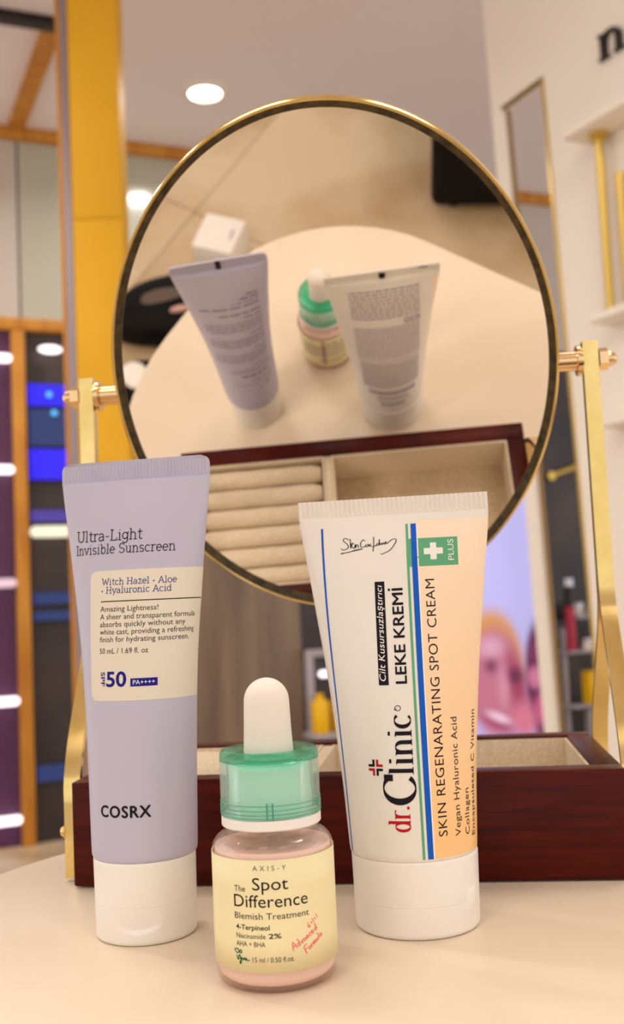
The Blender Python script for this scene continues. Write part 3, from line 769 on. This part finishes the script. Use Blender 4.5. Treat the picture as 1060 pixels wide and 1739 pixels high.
# brand word in high-contrast serif, red and black
def brand(txt, z0, z1, cap, m, s0): wrap('lettering', fit(glyph_text(txt, .055, .24, .05), z1-z0, cap), TD_, s0, z0, m, dbody, .13, True)
brand('dr.', 31.0, 38.3, 6.2, 'red_ink', 1.2)
V, F, _ = glyph_text('C', .06, .27, .05); k = 9.6/1.5
xs = [v[0] for v in V]; V = [((x-min(xs))/(max(xs)-min(xs))*8.7, y*k) for x, y in V]
wrap('lettering', (V, F), TD_, 3.2, 38.7, 'ink', dbody, .13, True)
brand('linic', 47.4, 64.6, 6.9, 'ink', 2.9)
wrap('lettering', fit(([(p[0], p[1]) for p in ribbon(arc(0, 0, .72, .72, 0, 360, 20), .16, .16)[0]], ribbon(arc(0, 0, .72, .72, 0, 360, 20), .16, .16)[1], 0), 1.7, 1.7), TD_, -.7, 65.6, 'ink', dbody, .13, True)
wrap('lettering', fit(font_text('R'), .6, .8), TD_, -.95, 65.2+.7, 'ink', dbody, .13, True)
# little red and black cross mark: four L-shaped hooks
def hook(rot, m):
    L = [(.25, .25), (2.3, .25), (2.3, .95), (.95, .95), (.95, 2.3), (.25, 2.3)]
    R = [(x*cos(rot)-y*sin(rot), x*sin(rot)+y*cos(rot)) for x, y in L]
    wrap('brand_cross', (R, [(0, 1, 2, 3), (0, 3, 4, 5)]), TD_, -8.4, 49.3, m, dbody, .13)
hook(0, 'red_ink'); hook(pi/2, 'ink'); hook(pi, 'red_ink'); hook(-pi/2, 'ink')
wrap('lettering', fit(font_text('SKIN REGENARATING SPOT CREAM', -.004, 1.06), 75.0, 2.75), TD_, 12.2, 29.2, 'ink', dbody, .13, True)
wrap('lettering', fit(font_text('Vegan Hyaluronic Acid', 0, 1.05), 34.4, 2.1), TD_, 17.2, 28.6, 'brown_ink', dbody, .13, True)
wrap('lettering', fit(font_text('Collagen', 0, 1.05), 13.4, 2.1), TD_, 21.5, 28.3, 'brown_ink', dbody, .13, True)
wrap('lettering', fit(font_text('Encapsuleted C Vitamin', 0, 1.05), 37, 2.1), TD_, 25.3, 27.4, 'brown_ink', dbody, .13, True)
# handwritten signature
def pen(name, strokes, T, s0, z0, m, parent, wd=.22, off=.13, k=1.0, rot=0):
    V, F = [], []
    for st in strokes:
        pts = []
        for i in range(len(st)-1):
            p0, p1, p2, p3 = st[max(0, i-1)], st[i], st[i+1], st[min(len(st)-1, i+2)]
            for j in range(5):
                t = j/5
                pts.append(tuple(.5*((2*p1[c])+(-p0[c]+p2[c])*t+(2*p0[c]-5*p1[c]+4*p2[c]-p3[c])*t*t+(-p0[c]+3*p1[c]-3*p2[c]+p3[c])*t**3) for c in (0, 1)))
        pts.append(st[-1])
        v, f = ribbon([(x*k*cos(rot)-y*k*sin(rot), x*k*sin(rot)+y*k*cos(rot)) for x, y in pts], wd, wd*1.5); o_ = len(V); V += v; F += [tuple(i+o_ for i in q) for q in f]
    return wrap(name, (V, F), T, s0, z0, m, parent, off)
pen('signature', [
  [(2.8, 4.6), (1.6, 5.3), (1.0, 4.5), (2.2, 3.4), (2.5, 2.2), (1.0, 1.6), (.2, 2.1)],
  [(3.2, 5.0), (3.3, 2.0), (3.5, 3.4), (4.2, 3.5), (3.6, 2.8), (4.4, 1.9), (4.8, 3.2), (4.9, 2.1), (5.2, 2.9), (5.6, 2.9), (5.8, 2.0)],
  [(8.0, 4.0), (7.2, 4.4), (6.4, 3.1), (6.8, 2.1), (7.8, 2.4), (8.4, 3.0), (8.0, 2.4), (8.6, 2.2), (8.9, 3.0), (9.2, 2.4), (9.6, 3.0), (9.4, 2.3), (10.1, 2.4)],
  [(10.6, 5.2), (10.6, 3.0), (10.3, .6)],
  [(10.2, 1.9), (11.4, 2.6), (11.8, 3.2), (11.4, 2.5), (12.1, 2.6), (12.4, 4.3), (12.4, 2.6), (12.9, 3.1), (13.2, 2.6), (13.6, 3.2), (14.0, 2.7), (14.3, 3.5), (14.6, 2.8), (15.2, 3.3), (16.6, 4.2), (17.6, 4.0), (17.2, 2.8), (15.6, .8), (13.4, -.2), (12.6, -.3)],
  [(.2, .6), (2.6, .8), (5.0, 1.4), (7.0, 1.6), (3.0, .9), (.0, .4)]], TD_, -16.4, 112.9, 'ink', dbody, .17)
# back print
back_rect(-1.5, 1.5, 125.2, 129.6, 'ink', TD_, dcr, 1.0)
back_rect(-23.5, -18.5, 129.4, 130.1, 'brown_ink', TD_, dcr, 1.0)
rows = [(-18.5, 18.5, 119.5-1.9*k, .75, 2.6) for k in range(10)]+[(-18.5, -9, 100.0-1.5*k, .75, 2.4) for k in range(3)]
rows += [(-18.0, 18.0, 95.5-1.35*k, .5, 1.8) for k in range(18)]+[(-17.5, 17.5, 70.2, .45, 30)]+[(-17, 17, 67.8-1.3*k, .55, 1.6) for k in range(17)]+[(-14, 14, 43-1.4*k, .9, 2) for k in range(3)]+[(-9, 9, 36.5, 1.3, 1.4), (-11, 9, 33.8, .5, 20), (-7, 7, 31.2, .9, 2), (-7, 7, 29.5, .9, 2)]
wrap('fine_print', words(rows, 5), TD_, 2*TD_.Q, 0, 'grey_ink', dbody, .1)

# ================================================================== DROPPER BOTTLE
bot = empty('dropper_bottle', (-.01486, .29083, 0), 0, 'clear glass dropper bottle of peach serum with mint cap and white bulb', 'bottle')
mm = lambda L: [(r/1000, z/1000) for r, z in L]
def arcp(cx, cz, r, a0, a1, n=8): return [(cx+r*cos(math.radians(a0+(a1-a0)*k/n)), cz+r*sin(math.radians(a0+(a1-a0)*k/n))) for k in range(n+1)]
outer = [(0, .5), (11.5, .45), (12.8, .02)]+arcp(13.0, 3.3, 3.3, -80, 0)+[(16.3, 10), (16.3, 28)]+arcp(11.8, 34.2, 4.5, 0, 72, 10)+[(12.6, 38.9), (12.4, 39.4), (12.3, 42.6)]
inner = [(11.0, 42.6), (11.0, 38.4)]+arcp(11.4, 34.0, 4.2, 78, 0, 8)+[(15.6, 28), (15.6, 7.4)]+arcp(12.6, 4.6, 3.0, 0, -88, 8)+[(0, 1.4)]
gl = lathe('glass_body', mm(outer+inner), 'glass', bot, 128, False, 0, 50)
lathe('serum', mm([(0, 1.38)]+[(12.0, 1.55)]+arcp(12.6, 4.6, 3.02, -88, 0, 8)+[(15.62, 7.4), (15.62, 28), (15.62, 33.6), (15.5, 35.3), (14.8, 35.1), (0, 35.1)]), 'serum', bot, 96, False, 0, 50)
lathe('pipette', mm([(0, 9), (1.1, 9), (1.6, 14), (3.0, 18), (3.0, 42), (0, 42)]), 'glass', bot, 32)
def cyl_grid(s0, s1, z0, z1, nx, ny, r, rad=(0, 0, 0, 0)):
    V, F = grid(s0, s1, z0, z1, nx, ny, rad)
    return [(r*sin(x/16.4)/1000, -r*cos(x/16.4)/1000, y/1000) for x, y in V], F
V, F = cyl_grid(-50.5, 50.5, 6.0, 34.0, 132, 4, 16.42)
# label wraps the body below the shoulder
bl = mesh('paper_label', V, F, 'yellow_label', bot, True); bl['label'] = 'pale yellow wrap-around label'
md = bl.modifiers.new('thickness', 'SOLIDIFY'); md.thickness = .00008; md.offset = 1
def bwrap(vf, s0, z0, m, name='lettering'):
    V, F = vf
    return mesh(name, [(16.56*sin((x+s0)/16.4)/1000, -16.56*cos((x+s0)/16.4)/1000, (y+z0)/1000) for x, y in V], F, m, bl)
def BT(txt, x0, x1, z, cap, m='ink', **kw): return bwrap(fit(font_text(txt, **kw), x1-x0, cap), x0, z, m)
BT('AXIS-Y', -4.6, 4.0, 31.4, 1.25, 'brown_ink', off=-.008, space=1.6)
BT('Spot', -4.85, 4.4, 26.55, 3.05)
BT('The', -10.15, -6.85, 26.1, 1.45)
BT('Difference', -10.35, 9.6, 22.25, 3.05)
BT('Blemish Treatment', -10.3, 9.8, 19.3, 1.55, 'brown_ink')
BT('4-Terpineol', -10.0, -.75, 16.65, 1.2, off=.012)
BT('Niacinamide', -10.0, -1.9, 14.5, 1.2, 'brown_ink')
BT('2%', -1.1, 2.15, 14.55, 1.2, off=.012)
BT('AHA + BHA', -10.1, -2.0, 12.5, 1.2, 'brown_ink')
BT('15 ml / 0.50 fl.oz.', -5.5, 5.25, 8.7, 1.2, 'brown_ink')
def bpen(strokes, s0, z0, m, wd, rot=0, name='handwriting'):
    V, F = [], []
    for st in strokes:
        pts = []
        for i in range(len(st)-1):
            p0, p1, p2, p3 = st[max(0, i-1)], st[i], st[i+1], st[min(len(st)-1, i+2)]
            for j in range(4):
                t = j/4; pts.append(tuple(.5*((2*p1[c])+(-p0[c]+p2[c])*t+(2*p0[c]-5*p1[c]+4*p2[c]-p3[c])*t*t+(-p0[c]+3*p1[c]-3*p2[c]+p3[c])*t**3) for c in (0, 1)))
        pts.append(st[-1])
        v, f = ribbon([(x*cos(rot)-y*sin(rot), x*sin(rot)+y*cos(rot)) for x, y in pts], wd, wd*1.3); o_ = len(V); V += v; F += [tuple(i+o_ for i in q) for q in f]
    return bwrap((V, F), s0, z0, m, name)
lo = lambda x: [(x+.75, .55), (x+.35, .85), (x+.05, .4), (x+.4, .02), (x+.75, .45)]           # small round letter
hump = lambda x: [(x, .75), (x+.05, 0), (x+.12, .55), (x+.38, .8), (x+.5, 0)]
adv = [[(-.2, -.1), (.75, 1.9), (1.05, 0)], [(.1, .7), (1.2, .85)], lo(1.4)+[(2.15, 1.9), (2.2, 0)], [(2.6, .8), (2.85, .05), (3.2, .8)], lo(3.4)+[(4.2, .1)], hump(4.5), lo(5.3)[0:4]+[(5.95, .1)], [(6.2, .4), (6.75, .6), (6.5, .9), (6.2, .4), (6.6, 0), (7.1, .3)], lo(7.3)+[(8.1, 1.9), (8.1, 0)]]
bpen(adv, 5.2, 11.2, 'pink_ink', .2, .52)
frm = [[(1.3, 1.8), (.3, 1.7), (0, -.3)], [(.1, .8), (.9, .9)], lo(1.1), [(2.1, .8), (2.15, 0), (2.2, .5), (2.6, .8)], hump(2.8), hump(3.3), [(4.1, .8), (4.2, .1), (4.6, .2), (4.7, .8), (4.75, 0)], [(5.2, 1.8), (5.2, .1)], lo(5.5)+[(6.3, .05)]]
bpen(frm, 8.6, 10.0, 'pink_ink', .2, .55)
bpen([[(.7, 1.4), (.1, .5), (.4, 0), (.7, .4), (.15, .5)], [(1.1, .6), (1.7, .6)], [(1.4, .9), (1.4, .3)], [(2.1, 0), (2.1, 1.4)], [(2.5, .6), (3.1, .6)], [(2.8, .9), (2.8, .3)], [(3.6, 0), (3.7, 1.4)]], 9.6, 15.9, 'pink_ink', .16, .6)
bpen([[(-.9, 1.7), (-1.5, 2.5), (-.6, 2.8), (-.2, 2.0), (-.9, 1.7)], [(-.1, 2.0), (.4, 2.6), (.6, 1.9), (-.1, 1.8)], [(-1.0, 1.2), (-.5, .1), (-.1, 1.3), (.3, .5), (.0, .2), (.5, .6), (.3, -.8), (.0, -.5), (.9, .6)], [(1.0, .3), (1.4, .7), (1.0, .1), (1.6, .6), (1.7, .1), (1.9, .6), (2.2, .1), (2.9, .3)]], -9.2, 8.9, 'green_ink', .24, 0, 'vegan_mark')
bwrap(words([(-14, -2, 29.5, 1.3, 4)]+[(-14, 14, 27.2-1.35*k, .55, 2.2) for k in range(9)]+[(-14, 3, 13.4-1.3*k, .5, 2) for k in range(3)], 11), 51.5, 0, 'grey_ink', 'fine_print')
lathe('white_collar', mm([(10.7, 40.3), (13.2, 40.3), (13.45, 40.6), (13.45, 43.0), (10.7, 43.0)]), 'white_cap', bot, 96, True)
cprof = [(11.9, 43.1), (13.45, 43.1), (13.62, 43.4), (13.62, 44.3), (13.4, 44.5), (13.62, 44.7), (13.6, 45.4), (13.4, 45.6), (13.6, 45.8), (13.58, 46.6), (13.42, 46.8), (13.56, 47.0), (13.5, 57.35), (11.9, 57.35)]
cs = lathe('clear_cap', mm(cprof), 'mint_clear', bot, 128, True, 0, 40)
lathe('cap_rim', mm([(11.9, 57.4), (13.5, 57.4), (13.4, 59.2), (12.9, 60.0), (12.2, 60.2), (9.6, 59.9), (7.2, 59.4), (7.0, 58.6), (11.2, 58.2)]), 'teal_clear', bot, 128, True, 0, 40)
for zg in (43.6, 44.5, 45.6, 46.8): lathe('groove_ring', mm([(13.36, zg-.09), (13.66, zg-.07), (13.66, zg+.07), (13.36, zg+.09)]), 'teal', cs, 128, True)
pl = lathe('cap_core', mm([(0, 43.2), (11.2, 43.2), (11.2, 46), (11.0, 55.2)]+arcp(9.7, 55.2, 1.3, 0, 90, 5)+[(6.9, 56.5)]+[(6.9, 57.1), (0, 57.1)]), 'mint', bot, 96)
for a, b in ((-.42, -.24), (.24, .42)):
    V = [((r*sin((s+.4)/13.5))/1000, -(r*cos((s+.4)/13.5))/1000, z/1000) for z in (43.3, 47.6) for r in (13.58, 13.72) for s in (a*2.2, b*2.2)]
    mesh('cap_notch', V, [(0, 1, 5, 4), (2, 3, 7, 6), (0, 2, 6, 4), (1, 3, 7, 5), (4, 5, 7, 6), (0, 1, 3, 2)], mat('notch_green', srgb(52, 150, 120), .2), bot)
lathe('rubber_bulb', mm([(0, 57.2), (6.75, 57.2), (6.75, 59.8), (6.62, 62), (6.42, 66), (6.3, 70), (6.2, 72.6)]+arcp(0, 72.8, 6.18, 2, 90, 12)[:-1]+[(0, 79.0)]), 'silicone', bot, 96)

# ================================================================== THINGS ON THE FLOOR, SEEN IN THE MIRROR
ct = empty('small_carton', (-.2825, -.381, FLOOR), .27, 'small white square carton on the marble floor seen in the mirror', 'box')
box('carton_body', -.032, .032, -.032, .032, 0, .052, 'carton', ct, .001)
box('lid_flap', -.0325, .0325, -.0325, .0325, .0522, .055, 'carton', ct, .001)
mesh('print_mark', [(.018, -.012, .0552), (.023, -.012, .0552), (.023, .008, .0552), (.019, .008, .0552)], [(0, 1, 2, 3)], 'grey_plastic', ct)
st = empty('ottoman', (.224, -.638, FLOOR), 0, 'black leather ottoman behind the table, its corner seen in the mirror', 'ottoman')
box('base', -.185, .185, -.185, .185, .02, .24, 'black', st, .014, 3)
box('seat_cushion', -.19, .19, -.19, .19, .2402, .30, 'black', st, .02, 4)
for sx in (-1, 1):
    for sy in (-1, 1): rod('foot', (sx*.15, sy*.15, .0198), (sx*.15, sy*.15, 0), .016, 'black', st, 16, .013)
# slumped black bag with tan side, blush straps
def blob(name, pts, z0, h, m, parent, puff=.25):
    """low padded form with an outline, domed towards the middle"""
    n = len(pts); cx = sum(p[0] for p in pts)/n; cy = sum(p[1] for p in pts)/n; V, F = [], []
    for s_, z in ((.94, 0), (1, .25), (1, .6), (.9, .88), (.7, 1.0), (.35, 1.0+puff*.3)):
        V += [(cx+(p[0]-cx)*s_, cy+(p[1]-cy)*s_, z0+h*z) for p in pts]
    for r in range(5):
        for i in range(n): j = (i+1) % n; F.append((r*n+i, r*n+j, (r+1)*n+j, (r+1)*n+i))
    F += [tuple(reversed(range(n))), tuple(range(5*n, 6*n))]
    o = mesh(name, V, F, m, parent, True, 60); o.modifiers.new('smooth', 'SUBSURF').levels = 2; o.modifiers['smooth'].render_levels = 2
    return o
bg = empty('handbag', (-.362, -.247, FLOOR), 0, 'slumped black leather bag on the floor beyond the table edge, in the mirror', 'bag')
blob('bag_body', [(-.08, -.01), (-.05, -.05), (.0, -.068), (.055, -.078), (.105, -.03), (.10, .02), (.05, .044), (-.04, .046), (-.08, .03)], 0, .055, 'black', bg)
blob('side_panel', [(-.03, -.018), (.0, -.032), (.05, -.036), (.045, -.012), (.0, .002), (-.03, .006)], .046, .014, 'brownleather', bg)
blob('strap', [(.02, .008), (.05, .0), (.055, .009), (.022, .018)], .052, .011, 'blush', bg)
blob('strap', [(.035, -.042), (.05, -.04), (.05, -.03), (.036, -.03)], .05, .014, 'blush', bg)
sh = empty('shoe', (-.386, -.125, FLOOR), 0, 'black shoe with white toe beside the bag, low in the mirror', 'shoe')
blob('upper', [(-.045, -.015), (-.01, -.04), (.05, -.042), (.09, -.01), (.05, .04), (.0, .06), (-.04, .04)], 0, .05, 'black', sh)
blob('toe_cap', [(-.024, -.018), (.008, -.034), (.035, -.006), (.018, .03), (-.008, .018)], .038, .018, 'carton', sh)

# ================================================================== SHOP DISPLAY BEHIND
def wall_thing(name, u, d, z, label, cat, group=None):
    e = empty(name, (0, 0, 0), 0, label, cat, group); return on_wall(e, u, d, z)
def capsule(name, u0, u1, r, m, parent):
    bm = bmesh.new(); bmesh.ops.create_uvsphere(bm, u_segments=16, v_segments=12, radius=r, matrix=Matrix.Rotation(pi/2, 4, 'Y'))
    for v in bm.verts: v.co.x += (u1-u0)/2-r if v.co.x > 1e-6 else (-(u1-u0)/2+r if v.co.x < -1e-6 else 0)
    for v in bm.verts: v.co.x += (u0+u1)/2
    return fin(name, bm, m, parent)
for k, (z, tone) in enumerate([(1.045, 'white'), (.625, 'white'), (.205, 'pinkish'), (-.225, 'white'), (-.65, 'white')]):
    pos = ['topmost', 'second from the top', 'middle, pink-tinted', 'second from the bottom', 'lowest'][k]
    e = wall_thing('led_bar', 0, .045, z, 'glowing LED shelf bar on the plum panel, %s of five' % pos, 'light', 'LED bars on the plum panel')
    capsule('light_tube', -.34, .018, .017, 'led_pink' if k == 2 else 'led', e)
    for u in (-.3, -.06): box('clip', u-.006, u+.006, .016, .0325, -.008, .008, 'steel', e)
e = wall_thing('led_bar', 0, .04, .392, 'cream glowing bar under the violet strip, left of the lilac tube', 'light'); capsule('light_tube', .07, .245, .022, 'led_cream', e)
box('clip', .15, .162, .021, .0395, -.008, .008, 'steel', e)
def screen(u0, u1, z0, z1, m, lab):
    e = wall_thing('glowing_sign', 0, 0, z0, lab, 'screen', 'glowing signs of the shop behind')
    box('sign_case', u0-.004, u1+.004, -.018, -.0005, -.004, z1-z0+.004, 'sign_black', e, .002)
    box('sign_face', u0, u1, -.0195, -.0182, 0, z1-z0, m, e)
screen(.078, .25, .872, .957, 'blue', 'upper bright blue sign left of the left mirror bolt')
screen(.078, .25, .59, .708, 'blue', 'lower bright blue sign beside the lilac tube top')
screen(.078, .25, .43, .475, 'violet', 'narrow violet strip sign above the cream light bar')
screen(.078, .25, .72, .86, 'dim_blue', 'dim blue panel between the two bright blue signs')
screen(.078, .25, .12, .165, 'dim_blue', 'upper faint blue strip left of the tube label')
screen(.078, .25, .06, .095, 'dim_blue', 'lower faint blue strip left of the tube label')
screen(.078, .25, -.53, -.47, 'dim_blue', 'lowest dim blue sign just above the table edge')
for u, z, lab in ((.155, .915, 'round cyan bulb on the upper bright blue sign'), (.172, .845, 'round cyan bulb below the upper bright blue sign')):
    e = wall_thing('round_bulb', u, .03, z, lab, 'light', 'cyan bulbs')
    bm = bmesh.new(); bmesh.ops.create_uvsphere(bm, u_segments=16, v_segments=10, radius=.011); fin('bulb', bm, 'cyan', e)
    rod('socket', (0, .0, 0), (0, .0095, 0), .006, 'steel', e)
e = wall_thing('oval_lamp', .16, .05, 1.085, 'small white oval lamp under the honey rail, top of the blue display', 'light')
bm = bmesh.new(); bmesh.ops.create_uvsphere(bm, u_segments=24, v_segments=12, radius=1)
for v in bm.verts: v.co = Vector((v.co.x*.045, v.co.y*.02, v.co.z*.016))
fin('lamp_glass', bm, 'led', e); rod('bracket', (0, .018, 0), (0, .0495, 0), .006, 'steel', e)
# cart with yellow bottles between serum and cream
e = wall_thing('display_cart', 1.12, .06, FLOOR, 'grey display cart behind the bulb of the dropper bottle', 'cart')
box('deck', 0, .4, -.14, -.002, .29, .312, 'grey_plastic', e, .004)
for u in (.02, .36): box('upright', u, u+.03, -.03, -.002, 0, .64, 'grey_plastic', e, .003)
box('cross_rail', .05, .36, -.03, -.002, .61, .64, 'grey_plastic', e, .003)
capsule('light_tube', .07, .35, .014, 'led', e).location = (0, -.03, .54)
for k, (u, lab) in enumerate(((.048, 'yellow bottle on the grey cart, the left one'), (.135, 'yellow bottle on the grey cart, the right one'))):
    b = wall_thing('yellow_bottle', 1.12+u, .14, FLOOR+.3125, lab, 'bottle', 'yellow bottles on the cart')
    lathe('bottle_body', [(0, 0), (.034, 0), (.036, .004), (.036, .115), (.03, .128), (.014, .134), (0, .134)], 'shop_yellow', b, 32)
    lathe('bottle_cap', [(0, .1342), (.015, .1342), (.015, .155), (0, .155)], 'shop_yellow', b, 24)
# things seen through the opening of the white partition
e = wall_thing('display_rack', 2.36, .06, FLOOR, 'grey metal display rack seen through the opening beside the poster', 'rack')
for u in (.04, .27): rod('post', (u, -.02, 0), (u, -.02, .66), .012, 'grey_plastic', e)
for z in (.17, .31, .55): box('shelf_plate', 0, .30, -.12, -.035, z, z+.012, 'grey_plastic', e, .002)
b = wall_thing('yellow_box', 2.50, .15, FLOOR+.3225, 'yellow carton on the middle shelf of the grey rack', 'box'); box('carton_body', -.045, .055, -.03, .03, 0, .13, 'shop_yellow', b, .002); box('carton_lid', -.046, .056, -.031, .031, .1302, .146, 'shop_yellow', b, .002)
b = wall_thing('small_monitor', 2.50, .15, FLOOR+.1825, 'grey device with dark screen on the lowest rack shelf', 'device'); box('housing', -.05, .05, -.02, .02, 0, .12, 'grey_plastic', b, .004); box('dark_screen', -.026, .03, -.0215, -.0202, .02, .1, 'sign_black', b)
def jar(u, z, r, h, m1, m2, lab, grp, d=.15):
    b = wall_thing('cosmetic_jar', u, d, z, lab, 'jar', grp)
    lathe('jar_body', [(0, 0), (r*.95, 0), (r, .003), (r, h*.6), (r*.9, h*.64), (0, h*.64)], m1, b, 24); lathe('jar_lid', [(0, h*.645), (r*1.02, h*.645), (r*1.02, h), (0, h)], m2, b, 24)
zs_ = FLOOR+.5625
for u, lab in ((2.475, 'pale jar on the top rack shelf, the left one'), (2.545, 'pale jar on the top rack shelf, the middle one'), (2.61, 'pale jar on the top rack shelf, the right one')):
    jar(u, zs_, .026, .05, 'wall_white', 'silver', lab, 'pale jars on the rack')
e = wall_thing('small_wall_shelf', 2.36, 0, .0, 'narrow dark shelf on the shop wall above the rack', 'shelf'); box('shelf_plate', .06, .30, -.16, -.0005, -.05, -.04, 'sign_black', e, .001); box('shelf_rail', .06, .30, -.165, -.1602, -.05, -.03, 'steel', e)
for u, lab in ((2.49, 'pale jar on the dark wall shelf, the left one'), (2.56, 'pale jar on the dark wall shelf, the right one')):
    jar(u, -.0395, .024, .06, 'wall_white', 'silver', lab, 'pale jars on the dark wall shelf', .08)
b = wall_thing('crimson_bottle', 2.392, .15, zs_, 'crimson bottle with silver cap at the left end of the rack', 'bottle'); lathe('bottle_body', [(0, 0), (.022, 0), (.022, .18), (.012, .2), (0, .2)], 'red_box', b, 24); lathe('bottle_cap', [(0, .2005), (.02, .2005), (.02, .285), (0, .285)], 'sign_black', b, 24); lathe('cap_band', [(0, .2855), (.024, .2855), (.024, .32), (0, .32)], 'silver', b, 24)
b = wall_thing('wall_sconce', 2.53, .0, .64, 'small brass and glass wall sconce above the rack, right of the mirror', 'light'); rod('sconce_arm', (-.1, -.02, -.03), (.06, -.04, .02), .012, 'gold_trim', b); rod('wall_plate', (-.1, -.0005, -.03), (-.1, -.034, -.03), .02, 'gold_trim', b)
bm = bmesh.new(); bmesh.ops.create_uvsphere(bm, u_segments=20, v_segments=12, radius=.026); bmesh.ops.translate(bm, vec=(.075, -.045, .028), verts=bm.verts); fin('glass_globe', bm, 'led_cream', b)
# lit poster with two smiling faces
def poster_mat():
    m = mat('backlit_portrait_print', (1, 1, 1, 1), .5); n, l, b = nodes(m)
    tc = n.new('ShaderNodeTexCoord'); sx = n.new('ShaderNodeSeparateXYZ'); l.new(tc.outputs['Object'], sx.inputs[0])
    K = .00174
    def X(px): return .524+(px-840)*K-.5
    def Z(py): return .032-(py-1040)*K
    cur = None
    def blob(cx, cy, rx, ry, col, soft=.25, rot=0):
        nonlocal cur
        mp = n.new('ShaderNodeMapping'); mp.vector_type = 'TEXTURE'
        mp.inputs['Location'].default_value = (X(cx), 0, Z(cy)); mp.inputs['Rotation'].default_value = (0, math.radians(rot), 0); mp.inputs['Scale'].default_value = (rx*K, 1e3, ry*K)
        l.new(tc.outputs['Object'], mp.inputs[0])
        ln = n.new('ShaderNodeVectorMath'); ln.operation = 'LENGTH'; l.new(mp.outputs[0], ln.inputs[0])
        mr = n.new('ShaderNodeMapRange'); mr.interpolation_type = 'SMOOTHSTEP'
        mr.inputs['From Min'].default_value = 1+soft; mr.inputs['From Max'].default_value = 1-soft; l.new(ln.outputs['Value'], mr.inputs['Value'])
        mx = n.new('ShaderNodeMix'); mx.data_type = 'RGBA'
        l.new(mr.outputs[0], mx.inputs['Factor'])
        if cur is None: mx.inputs['A'].default_value = srgb(184, 186, 250)
        else: l.new(cur, mx.inputs['A'])
        mx.inputs['B'].default_value = srgb(*col); cur = mx.outputs['Result']
    blob(910, 1160, 24, 100, (96, 34, 82), .2)
    blob(903, 1152, 13, 18, (196, 120, 158), .5); blob(912, 1205, 12, 26, (196, 92, 140), .5); blob(905, 1110, 9, 16, (120, 50, 100), .5)
    blob(832, 1128, 52, 92, (206, 150, 84), .2)
    blob(836, 1160, 46, 94, (184, 112, 142), .25)
    blob(872, 1170, 14, 60, (156, 66, 100), .7, -8)
    blob(830, 1098, 20, 16, (206, 162, 192), .95)
    blob(829, 1130, 10, 11, (120, 62, 96), .9); blob(868, 1148, 13, 13, (104, 40, 78), .9)
    blob(848, 1165, 8, 30, (200, 138, 166), .95)
    blob(838, 1222, 30, 13, (148, 56, 100), .9, 25); blob(838, 1216, 22, 7, (226, 196, 224), .8, 25)
    blob(880, 1222, 20, 30, (206, 120, 150), .7)
    l.new(cur, b.inputs['Base Color']); l.new(cur, b.inputs['Emission Color']); b.inputs['Emission Strength'].default_value = .38
    return m
po = empty('poster_lightbox', (.5, 3.12, FLOOR), 0, 'tall lit lilac poster of two smiling faces right of the cream tube', 'poster')
box('lightbox_case', -.16, .158, .002, .05, 0, 1.5, 'wall_white', po, .003)
pf = box('poster_face', -.155, .153, -.001, .0015, -.74, .74, poster_mat(), po); pf.location = (0, 0, .75)
bpy.data.objects.remove(_fo)
